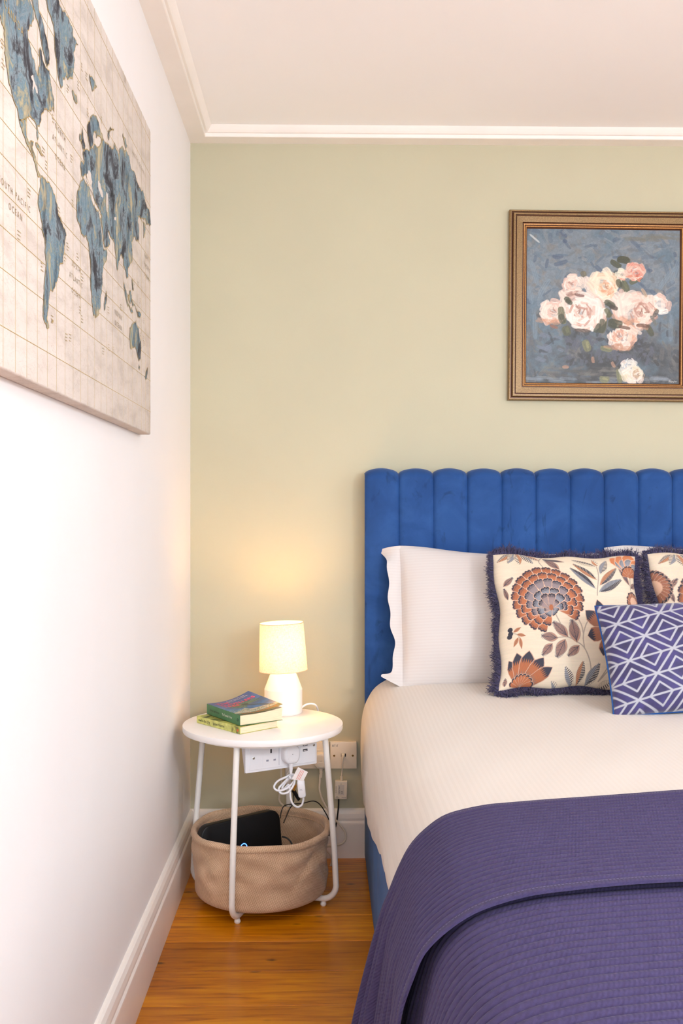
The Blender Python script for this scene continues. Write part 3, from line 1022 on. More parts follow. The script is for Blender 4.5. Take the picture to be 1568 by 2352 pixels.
    rings = [(292, 21, ORANGE, INK * 1.1), (232, 17, ORANGE * 1.03, INK * 1.1), (172, 13, np.array((150, 136, 138.)), INK * 1.15), (118, 9, GREY * 1.04, INK), (66, 6, np.array((160, 140, 138.)), INK)]
    for ri, (R, n_, body, tip) in enumerate(rings):
        for k in range(n_):
            a = 2 * math.pi * (k + 0.5 * (ri % 2)) / n_
            tx, ty = cx + (R + 0) * math.cos(a) * 1.0, cy + R * math.sin(a) * 0.97
            if R < 130: tx, ty = tx + 10, ty + 30
            rel = math.degrees(math.atan2(ty - fy, tx - fx)) % 360
            if 62 < rel < 108 or (18 < rel < 62 and R > 170): continue
            d = math.hypot(tx - fx, ty - fy)
            f0 = max(0.0, 1 - 112 / d)
            petal(fx + (tx - fx) * f0, fy + (ty - fy) * f0, tx, ty, 2 * math.pi * R / n_ * 0.92 if R > 100 else 58, body, tip)
    p.dot(T(575, 632), 16 * S, ORANGE, 1, 26 * S)
    # pointed daisies
    def pointed(bx, by, tx, ty, w, body):
        b = np.array((bx, by), float); e = np.array((tx, ty), float); d = e - b; L = np.hypot(*d); nrm = np.array((-d[1], d[0])) / L
        def sh(k, f1):
            pts = []
            prof = [(0.0, 0.25), (0.35, 0.42), (0.62, 0.5), (0.78, 0.46), (0.9, 0.24), (1.0, 0.0)]
            for t, q in prof: pts.append(b + d * t * f1 + nrm * w * q * k)
            for t, q in prof[::-1]: pts.append(b + d * t * f1 - nrm * w * q * k)
            return [T(*x) for x in pts]
        p.poly(sh(1.12, 1.02), PEACH * 0.95)
        p.poly(sh(1.0, 1.0), INK * 1.15)
        pts = [b - nrm * w * 0.25, b + nrm * w * 0.25, b + d * 0.60 + nrm * w * 0.5]
        for i in range(13):
            a = i / 12
            pts.append(b + d * (0.66 + (0.14 if i % 2 else 0.0)) + nrm * w * (0.49 - 0.98 * a))
        pts.append(b + d * 0.60 - nrm * w * 0.5)
        p.poly([T(*x) for x in pts], body)
        for i in range(9):
            xx = (i - 4) / 9.5
            p.line([T(*(b + d * 0.30 + nrm * w * xx * 0.7)), T(*(b + d * 0.68 + nrm * w * xx))], 2.0 * S, body * 1.2, 0.7)
            p.line([T(*(b + d * 0.12 + nrm * w * xx * 0.6)), T(*(b + d * (0.40 + 0.05 * (i % 2)) + nrm * w * xx * 0.8))], 4.0 * S, GREY * 0.85, 0.8)
    for (tx, ty, w) in ((205, 1040, 80), (272, 990, 100), (372, 985, 112), (486, 1045, 104), (556, 1118, 86)): pointed(318, 1262, tx, ty, w, ORANGE * 0.98)
    for i in range(8):
        a = math.radians(205 + i * 20)
        petal(318, 1255, 318 + 96 * math.cos(a), 1260 + 100 * math.sin(a), 40, ORANGE * 1.05, INK, 1, False)
    for (tx, ty, w) in ((845, 665, 110), (852, 862, 110), (968, 1018, 100), (960, 560, 90)): pointed(1030, 830, tx, ty, w, BROWN * 1.05)
    for i in range(6):
        a = math.radians(100 + i * 32)
        p.dot(T(1030 + 38 * math.cos(a), 830 + 60 * math.sin(a)), 24 * S, INK)
    # fan at the top right corner and small scalloped flower under it
    for (tx, ty, w) in ((1150, 150, 76), (1215, 130, 90), (1300, 110, 96), (1385, 160, 90)):
        b = (1306, 320)
        petal(*b, tx, ty, w * 1.1, np.array((206, 132, 92.)), np.array((214, 128, 78.)), 1)
        petal(*b, b[0] + (tx - b[0]) * 0.78, b[1] + (ty - b[1]) * 0.78, w * 0.8, GREY * 1.1, GREY * 0.95, 1)
    for i in range(6):
        a = math.radians(192 + i * 28)
        petal(1306, 318, 1306 + 92 * math.cos(a), 322 + 106 * math.sin(a), 46, ORANGE, INK, 2, False)
    p.dot(T(1306, 312), 12 * S, ORANGE, 1, 20 * S)
    for i in range(7):
        a = math.radians(185 + i * 28)
        petal(1306, 560, 1306 + 68 * math.cos(a), 560 + 100 * math.sin(a), 44, BROWN * 1.1, INK, 2, False)
    p.dot(T(1306, 545), 36 * S, PEACH, 1, 46 * S)
    if shift != (0, 0):   # the flower cut by the left edge of the far cushion
        for k in range(14):
            a = math.radians(-100 + k * 15)
            petal(140 - shift[0] - 20, 420 - shift[1], 140 - shift[0] - 20 + 150 * math.cos(a), 420 - shift[1] + 150 * math.sin(a), 60, BROWN * 1.1, INK, 2, False)
        p.dot(T(130 - shift[0], 420 - shift[1]), 70 * S, PEACH)
    p.a = (p.a + rg.normal(0, 2.5, p.a.shape)) * 0.93
    return p
M_FLORAL = vcol('floral_printed_linen', 0.8, 0.1, (700, 0.3, 0.0008, (1, 3.0, 1)))
M_CREAMBACK = plain('cream_linen', (228, 212, 190), 0.85, 0.02, 60)
M_FRINGE = plain('indigo_fringe_yarn', (58, 52, 84), 0.8, 0.2, 160, sheen=0.2)

def fringe_vf(fn, H, seed):
    rg = random.Random(seed)
    n = 2400
    P = perimeter(fn, n)
    cen = Vector((0, H / 2, 0))
    out = []
    V, Fc = [], []
    for layer in range(3):
        for i in range(n):
            p = P[i]; q = P[(i + 3) % n]; o = P[(i - 3) % n]
            t = (q - o); t = t.normalized() if t.length > 1e-9 else Vector((1, 0, 0))
            nout = Vector((t.y, -t.x, 0))
            if nout.dot(p - cen) < 0: nout = -nout
            clump = math.sin(i * 0.069) * 0.35 + math.sin(i * 0.027 + 1) * 0.35
            L = 0.028 * rg.uniform(0.6, 1.12) * (1 + 0.16 * math.sin(i * 0.019 + seed) + 0.14 * math.sin(i * 0.048))
            zz = (layer - 1) * 0.008
            d1 = (nout + t * (clump * 0.35 + rg.uniform(-0.5, 0.5)) + Vector((0, 0, zz * 40 + rg.uniform(-0.6, 0.6)))).normalized()
            d2 = (nout * 0.75 + t * (clump * 0.8 + rg.uniform(-1.4, 1.4)) + Vector((0, 0, zz * 30 + rg.uniform(-1.1, 1.1)))).normalized()
            a0 = p - nout * 0.003 + Vector((0, 0, zz * 0.6))
            a1 = a0 + d1 * L * 0.55
            a2 = a1 + d2 * L * 0.5
            side = t * 0.0009 if i % 2 else (t * 0.7 + Vector((0, 0, 0.7))) * 0.0009
            b0 = len(V)
            V += [a0 - side, a0 + side, a1 - side, a1 + side, a2 - side * 0.6, a2 + side * 0.6]
            Fc += [(b0, b0 + 1, b0 + 3, b0 + 2), (b0 + 2, b0 + 3, b0 + 5, b0 + 4)]
    return V, Fc

def floral_cushion(label, M, W, H, T, paint, seed):
    t = thing('fringed_cushion', label, 'cushion', M, 'floral cushions with indigo fringe')
    puff = lambda u, v, e: -0.010 * np.exp(-((u + 0.72) / 0.18) ** 2 - ((v - 0.62) / 0.22) ** 2) + 0.004 * np.sin(6 * u + 5 * v + seed) * e
    f = cushion_fn(W, H, T, 1, 0.065, 0.46, puff, 0, 0.004)
    b = cushion_fn(W, H, T, -1, 0.065, 0.46, None, 0, 0.004)
    painted_grid('printed_front', paint, f, M_FLORAL, t)
    mesh_obj('cushion_back', *grid_vf(b, 40, 40, True), M_CREAMBACK, t, True, local=True)
    bp = perimeter(f, 240); cen = Vector((0, H / 2, 0))
    bv = []
    for k, q in enumerate(bp):
        d = (q - cen).normalized()
        bv += [q - d * 0.004 + Vector((0, 0, 0.004)), q + d * 0.013 + Vector((0, 0, 0.003 * math.sin(k * 0.4))), q - d * 0.004 - Vector((0, 0, 0.004))]
    bf = []
    for k in range(240):
        a, c = k * 3, ((k + 1) % 240) * 3
        bf += [(a, c, c + 1, a + 1), (a + 1, c + 1, c + 2, a + 2)]
    mesh_obj('fringe_heading', bv, bf, M_FRINGE, t, True, local=True)
    tag(mesh_obj('fringe', *fringe_vf(f, H, seed), M_FRINGE, t, False, local=True), kind='stuff')
    return t
floral_cushion('cream floral cushion with indigo fringe, big orange flower in full view', lean_matrix((0.694, -0.460, 0.606), 26, 0, -1.2), 0.425, 0.415, 0.155, floral_paint(440), 1)
floral_cushion('cream floral cushion cut off by the right edge of the picture', lean_matrix((1.162, -0.455, 0.612), 25, 0, 0.8), 0.425, 0.415, 0.155, floral_paint(220, (40, 30)), 2)

# geometric velvet cushion ----------------------------------------------------
def geo_paint(w, h):
    base = np.array((50, 43, 94.))
    p = Paint(w, h, base)
    f = fbm(h, w, 44, 5, 9)
    p.a *= (0.62 + 0.76 * f)[..., None]
    S = h / 850.0
    LINE = np.array((164, 164, 174.)); EDGE = np.array((80, 80, 104.))
    A = np.array((183., 113.)); B = np.array((150., -178.))
    O = np.array((105., 178.))       # a lattice node, in crop pixels from the cushion's top-left
    def T(q): return (q[0] * S, q[1] * S)
    for (wd, col) in ((22, EDGE), (14.5, LINE)):
        for i in range(-9, 12):
            for j in range(-9, 12):
                P = O + A * i + B * j
                if not (-400 < P[0] < w / S + 400 and -400 < P[1] < 1250): continue
                p.line([T(P), T(P + A)], wd * S, col)
                p.line([T(P), T(P + B)], wd * S, col)
                c = P + (A + B) / 2
                l_, r_ = P, P + A + B
                hx = (r_ - l_) / 2
                top, bot = P + B, P + A
                k = 0.50
                q = [c - hx * k * 1.0, c + (top - c) * k * 1.15, c + hx * k, c + (bot - c) * k * 1.15]
                p.line([T(x) for x in q + [q[0], q[1]]], wd * S * 0.92, col)
                p.line([T(l_), T(r_)], wd * S * 0.92, col)
    return p
M_GEO = vcol('indigo_geometric_velvet', 0.7, 0.3, (500, 0.2, 0.0008))
gw, gh = 0.44, 0.290
gc = thing('velvet_cushion', 'small indigo velvet cushion with white geometric lattice at the front', 'cushion', lean_matrix((0.945, -0.72, 0.604), 24, 0, 3.0))
gf = cushion_fn(gw, gh, 0.12, 1, 0.03, 0.40)
gb = cushion_fn(gw, gh, 0.12, -1, 0.03, 0.40)
painted_grid('printed_front', geo_paint(640, 422), gf, M_GEO, gc)
mesh_obj('cushion_back', *grid_vf(gb, 40, 30, True), M_BLUEVELVET, gc, True, local=True)
pp = perimeter(gf, 160); pp.append(pp[0])
mesh_obj('piping', *tube(pp, 0.0030, 6, 1), M_BLUEVELVET, gc, True, local=True)

# ------------------------------------------------------------------ framed rose painting
PX0, PX1, PZ0, PZ1 = 0.594, 1.204, 1.461, 2.071
pcx, pcz = (PX0 + PX1) / 2, (PZ0 + PZ1) / 2
pm = Matrix.Translation((pcx, -0.002, pcz)) @ Matrix.Rotation(math.radians(90), 4, 'X') @ Matrix.Rotation(math.radians(-0.45), 4, 'Z')
pic = thing('framed_painting', 'painting of pale roses in a stepped bronze frame above the headboard', 'painting', pm)
HW = (PX1 - PX0) / 2
prof = [(0, 0.0), (0, 0.016), (0.003, 0.020), (0.006, 0.020), (0.0075, 0.016), (0.0095, 0.016), (0.0115, 0.024), (0.0135, 0.027), (0.018, 0.027), (0.0185, 0.023), (0.0205, 0.023), (0.0215, 0.026), (0.0225, 0.024), (0.041, 0.023), (0.0425, 0.017), (0.0445, 0.017), (0.0455, 0.020), (0.0485, 0.019), (0.0495, 0.0155), (0.0505, 0.0155), (0.0515, 0.0175), (0.0545, 0.016), (0.0565, 0.012), (0.058, 0.010), (0.058, 0.0)]
seg_mat = [0, 0, 0, 1, 1, 1, 0, 0, 1, 1, 1, 1, 0, 1, 1, 1, 2, 1, 1, 1, 2, 1, 1, 1, 1]
for k in range(4):
    R = Matrix.Rotation(k * math.pi / 2, 4, 'Z')
    V = [R @ Vector((-HW + o, -HW + o, h)) for o, h in prof] + [R @ Vector((HW - o, -HW + o, h)) for o, h in prof]
    n = len(prof)
    Fc = [(j, n + j, n + j + 1, j + 1) for j in range(n - 1)]
    mesh_obj('frame_rail', V, Fc, None, pic, local=True, mats=[M_BRONZE, M_REDBROWN, M_GOLD], midx=[seg_mat[j] for j in range(n - 1)])
mesh_obj('backing_board', *bbox(2 * HW - 0.06, 2 * HW - 0.06, 0.004, 0, 1, Matrix.Translation((0, 0, 0.004))), plain('backing_board', (120, 100, 80), 0.8), pic, local=True)

def rose_paint(w, h):
    rg = np.random.default_rng(21)
    p = Paint(w, h, (120, 130, 142))
    yy = np.linspace(0, 1, h)[:, None]; xx = np.linspace(0, 1, w)[None, :]
    f1 = fbm(h, w, 70, 5, 1); f2 = fbm(h, w, 40, 5, 2); f3 = fbm(h, w, 22, 4, 3)
    top = np.array((122, 136, 148.)); teal = np.array((92, 122, 144.)); bot = np.array((64, 62, 64.)); tan = np.array((138, 126, 116.))
    dk = np.clip((yy - 0.45) * 2.3 + (f2 - 0.5) * 1.0, 0, 1) * np.clip(1.25 - np.abs(xx - 0.5) * 1.1, 0, 1)
    a = top * (1 - dk[..., None]) + bot * dk[..., None]
    b = np.clip((f1 - 0.50) * 5, 0, 1)[..., None] * 0.8; a = a * (1 - b) + teal * b
    c = np.clip((f3 - 0.58) * 6, 0, 1)[..., None] * 0.6; a = a * (1 - c) + tan * c
    p.a = a * (0.93 + 0.14 * fbm(h, w, 5, 2, 8))[..., None]
    S = w / 1328.0; Sy = h / 1370.0
    def T(x, y): return ((x - 232) * S, (y - 212) * Sy)
    def st(x, y, L, wd, ang, col, al=0.9): p.stroke(T(x, y), L * S, wd * S, math.radians(ang), col, al, rg)
    # background strokes
    for i in range(520):
        x, y = rg.uniform(235, 1560), rg.uniform(215, 1580)
        v = (y - 212) / 1370
        pal = [(132, 146, 156), (104, 128, 148), (88, 112, 140), (150, 148, 144), (112, 112, 118), (70, 92, 128)] if v < 0.55 else [(96, 98, 104), (76, 76, 82), (110, 104, 98), (92, 106, 122), (64, 62, 66), (124, 116, 104)]
        c = np.array(pal[rg.integers(len(pal))], float)
        if 400 < x < 1350 and 1120 < y < 1420: c = c * 0.78
        st(x, y, rg.uniform(40, 130), rg.uniform(14, 44), rg.normal(70 if abs(x - 890) > 480 else 10, 40), c, rg.uniform(0.35, 0.8))
    for i in range(10): st(rg.uniform(1130, 1540), rg.uniform(250, 310), 200, 24, 3, (128, 122, 104), 0.5)
    for i in range(26): st(rg.uniform(420, 1100), rg.uniform(1440, 1530), 170, 22, 3, (124, 116, 100) if i % 2 else (92, 86, 78), 0.5)
    for i in range(16): st(rg.uniform(250, 1500), rg.uniform(1520, 1575), 160, 26, 4, (140, 150, 164), 0.5)
    for (x, y, L, a_) in ((300, 600, 240, 72), (380, 740, 200, 120), (1520, 560, 260, 110), (1440, 640, 240, 125), (310, 1080, 230, 88), (1480, 1080, 240, 92), (270, 800, 160, 80)):
        st(x, y, L, 46, a_, (122, 148, 168), 0.65)
    st(300, 300, 120, 16, 40, (214, 214, 208), 0.9)
    # violet-grey dabs under the bouquet
    for i in range(95):
        x = rg.uniform(350, 1330); y = rg.uniform(1150, 1400)
        if 700 < x < 960 and y < 1180: continue
        lft = x < 560
        st(x, y, rg.uniform(50, 105), rg.uniform(20, 36), 20 if lft else rg.normal(100, 25), (112, 122, 146) if lft else (92, 94, 112), 0.8)
    for i in range(36): st(rg.uniform(560, 1250), rg.uniform(1120, 1420), rg.uniform(40, 90), 26, rg.uniform(0, 180), (58, 54, 54), 0.6)
    gm = p.a.mean(2, keepdims=True); p.a = p.a * 0.62 + (gm + np.array((-5, 3, 7.))) * 0.38
    # leaves
    G1, G2, G3 = (74, 76, 56), (94, 96, 68), (130, 130, 92)
    for (x, y, L, wd, a_, c) in ((1070, 480, 120, 66, 10, G1), (1000, 520, 110, 50, 30, G1), (1030, 600, 60, 110, 80, (84, 92, 92)), (535, 950, 150, 90, 85, G2), (545, 1000, 120, 50, 70, G3), (590, 835, 80, 56, 40, G1), (955, 870, 120, 60, 30, G1), (890, 1060, 150, 76, 100, G2), (1000, 1050, 130, 90, 10, G1), (930, 960, 90, 60, 40, G2), (580, 1115, 90, 76, 70, G2), (755, 1245, 110, 70, 70, G3), (925, 1272, 110, 48, 10, G3), (910, 1545, 90, 60, 5, G3), (1300, 1105, 110, 54, 60, G1), (725, 612, 60, 52, 70, (110, 104, 84)), (1175, 655, 130, 56, -30, G2), (1080, 715, 130, 70, 60, G2), (1360, 1390, 70, 30, 50, (60, 60, 62)), (1000, 660, 70, 60, 60, G1), (1040, 1510, 130, 50, 80, G3)):
        st(x, y, L, wd, a_, c, 0.95); st(x + 8, y - 8, L * 0.6, wd * 0.35, a_ + 10, np.array(c) * 1.25, 0.7)
    CR, PK, SH, WH, PE = np.array((243, 224, 210.)), np.array((228, 192, 176.)), np.array((202, 154, 136.)), np.array((248, 236, 226.)), np.array((226, 168, 134.))
    def rose(cx, cy, r, light=CR, mid=PK, dark=SH, heart=(0, 0), n=1.0, lowshade=None):
        for k in range(int(26 * n)):
            a = rg.uniform(0, 360); q = rg.uniform(0.45, 0.86) * r
            c = light * rg.uniform(0.95, 1.03) if rg.random() < 0.75 else mid
            st(cx + q * math.cos(math.radians(a)), cy + q * math.sin(math.radians(a)) * 0.92, r * rg.uniform(0.6, 0.9), r * rg.uniform(0.36, 0.55), a + 90 + rg.normal(0, 18), c, 0.95)
        st(cx, cy, r * 1.2, r * 1.1, 0, light, 0.8)
        if lowshade is not None:
            for k in range(10): st(cx + rg.normal(0, 0.4) * r, cy + r * rg.uniform(0.5, 0.9), r * 0.6, r * 0.22, rg.normal(5, 25), lowshade, 0.6)
        hx, hy = cx + heart[0] * r, cy + heart[1] * r
        for ring in (0.62, 0.46, 0.32, 0.2):
            for k in range(int(9 * n)):
                a = rg.uniform(0, 360); q = ring * r
                c = [light, WH, mid, dark][rg.choice(4, p=[0.34, 0.26, 0.26, 0.14])]
                if ring < 0.33: c = [mid, dark, light][rg.choice(3, p=[0.45, 0.3, 0.25])]
                st(hx + q * math.cos(math.radians(a)), hy + q * math.sin(math.radians(a)), r * rg.uniform(0.34, 0.55), r * rg.uniform(0.08, 0.2), a + 90 + rg.normal(0, 12), c, 0.9)
        for k in range(4): st(hx + rg.normal(0, 0.1) * r, hy + rg.normal(0, 0.1) * r, r * 0.3, r * 0.07, rg.uniform(0, 180), dark * 0.86, 0.9)
    for (x, y, L, wd, a_) in ((560, 800, 120, 80, 60), (560, 880, 110, 70, 100), (800, 800, 170, 90, 20), (770, 690, 120, 90, 80), (960, 810, 190, 90, 10), (1040, 830, 110, 80, 60), (1290, 860, 120, 110, 90), (860, 840, 130, 70, 160), (1130, 1080, 160, 60, 10)):
        for q in range(3): st(x + rg.normal(0, 14), y + rg.normal(0, 14), L, wd * 0.7, a_ + rg.normal(0, 15), (CR if q else PK) * rg.uniform(0.96, 1.02), 0.9)
    rose(455, 950, 119, CR, PK, SH, (0.1, -0.1), 0.9, PE * 0.92)
    rose(640, 705, 106, CR * 0.98, PK, SH, (-0.1, 0.05), 0.9, SH * 0.8)
    rose(905, 700, 136, np.array((246, 228, 204.)), np.array((232, 200, 168.)), PE, (0.05, 0.25))
    rose(745, 945, 182, WH, PK, SH * 0.96, (-0.25, 0.0), 1.4)
    rose(1370, 870, 108, WH, PK, PE, (-0.7, 0.1), 0.8)
    rose(1165, 915, 180, CR, PK, SH * 0.92, (0.42, 0.1), 1.3, PE)
    rose(1075, 1165, 126, CR, np.array((222, 172, 146.)), SH, (-0.3, -0.2), 0.9, PE * 0.85)
    rose(1060, 612, 66, np.array((232, 228, 206.)), CR, (PK), (0, 0), 0.6)
    rose(1170, 580, 89, PK * 1.02, np.array((224, 158, 140.)), np.array((206, 116, 100.)), (0.2, 0.2), 0.9, np.array((218, 140, 112.)))
    rose(1120, 1440, 89, np.array((226, 224, 214.)), CR, np.array((180, 190, 200.)), (0, -0.4), 0.7)
    rose(1165, 1510, 98, CR, np.array((226, 214, 186.)), np.array((190, 160, 130.)), (0.3, -0.2), 0.7)
    for (x, y, a_) in ((575, 1435, 0), (985, 1410, 60), (810, 1370, 80)): st(x, y, 60, 30, a_, (196, 150, 122), 0.8)
    # leaf overlaps and stems after the flowers
    for (x, y, L, wd, a_, c) in ((955, 872, 110, 54, 30, G1), (890, 1070, 130, 62, 100, G1), (1005, 1048, 120, 76, 15, G1), (535, 960, 120, 60, 85, G2), (590, 840, 70, 44, 40, G1), (1065, 478, 110, 56, 0, G1), (540, 1010, 90, 60, 70, G1), (850, 1090, 90, 50, 120, G1), (940, 950, 90, 46, 60, G2), (985, 905, 80, 40, 20, (70, 60, 50)), (690, 800, 90, 26, 10, (120, 84, 76)), (1080, 1080, 110, 30, 10, (104, 74, 58)), (1240, 1060, 120, 34, 5, (110, 78, 62)), (1030, 690, 80, 50, 70, G1), (600, 860, 70, 40, 30, G1), (470, 1080, 80, 26, 20, (150, 104, 84)), (720, 1110, 150, 30, 5, (84, 70, 62)), (1350, 950, 80, 40, 120, (92, 84, 76)), (1330, 1010, 90, 30, 60, (112, 112, 104)), (1250, 770, 90, 30, 60, (196, 168, 140))):
        st(x, y, L, wd, a_, c, 0.92)
    # illegible white scrawl in the corner
    pts = [(1468, 1562), (1474, 1548), (1480, 1562), (1488, 1550), (1494, 1562), (1502, 1554), (1510, 1562), (1520, 1550), (1528, 1560), (1540, 1556)]
    p.line([T(*q) for q in pts], 3.4 * S, (226, 224, 218), 0.85)
    p.line([T(1470, 1569), T(1520, 1567)], 2.4 * S, (226, 224, 218), 0.6)
    p.a += rg.normal(0, 3.0, p.a.shape[:2])[..., None]
    p.a = (128 + (p.a - 128) * 1.10) * 0.88
    return p
iw = HW - 0.057
painted_grid('painted_canvas', rose_paint(390, 390), lambda U, V: ((U * 2 - 1) * iw, (V * 2 - 1) * iw, np.full(U.shape, 0.0085)), vcol('oil_paint', 0.45, 0, (160, 0.25, 0.001)), pic)

# ------------------------------------------------------------------ world map canvas on the left wall
MX = XL + 0.028
p_br, p_tr = on_x(344, 1000, MX), on_x(348, 303, MX)
MY1 = (p_br.y + p_tr.y) / 2
MZ0, MZ1 = 1.283, 1.982
MY0 = MY1 - 1.27
mp = thing('map_canvas', 'large world map canvas print hanging on the white left wall', 'wall art', Vector((XL, (MY0 + MY1) / 2, MZ0)))
mesh_obj('canvas', *bbox(0.027, MY1 - MY0, MZ1 - MZ0, 0.003, 3, Matrix.Translation(((XL + MX) / 2 + 0.0005, (MY0 + MY1) / 2, (MZ0 + MZ1) / 2))), M_CANVAS, mp, True)
NX = Vector((1, 0, 0))
gl, gl2 = [], []
yv = MY1 - 0.02
k = 0
while yv > MY0 + 0.01:
    gl2.append(box(MX, MX + 0.0003, yv - 0.0006, yv + 0.0006, MZ0 + 0.002, MZ1 - 0.002)); yv -= 0.0495
mesh_obj('meridian_print', *join(*gl2), M_MAPLINE, mp)
for z in (1.335, 1.406, 1.458, 1.503, 1.547, 1.590, 1.635, 1.685, 1.742, 1.806, 1.878, 1.956):
    gl.append(box(MX, MX + 0.0003, MY0 + 0.002, MY1 - 0.002, z - 0.0005, z + 0.0005))
mesh_obj('parallel_print', *join(*gl), M_MAPGOLD, mp)
S1 = 450 / 1568.0
def c1(x, y): return (x * S1, y * 520 / 1812.0)
def c2(x, y): return (x * S1, y * 540 / 1882.0 + 480)
def fractal(P, rough, rg, depth=3):
    for _ in range(depth):
        Q = []
        n = len(P)
        for i in range(n):
            a, b = P[i], P[(i + 1) % n]
            L = (b - a).length
            m_ = (a + b) / 2
            d = (b - a)
            perp = Vector((0, -d.z, d.y))
            Q.append(a)
            if L > 0.0035: Q.append(m_ + perp * rg.uniform(-rough, rough))
        P = Q
    return P
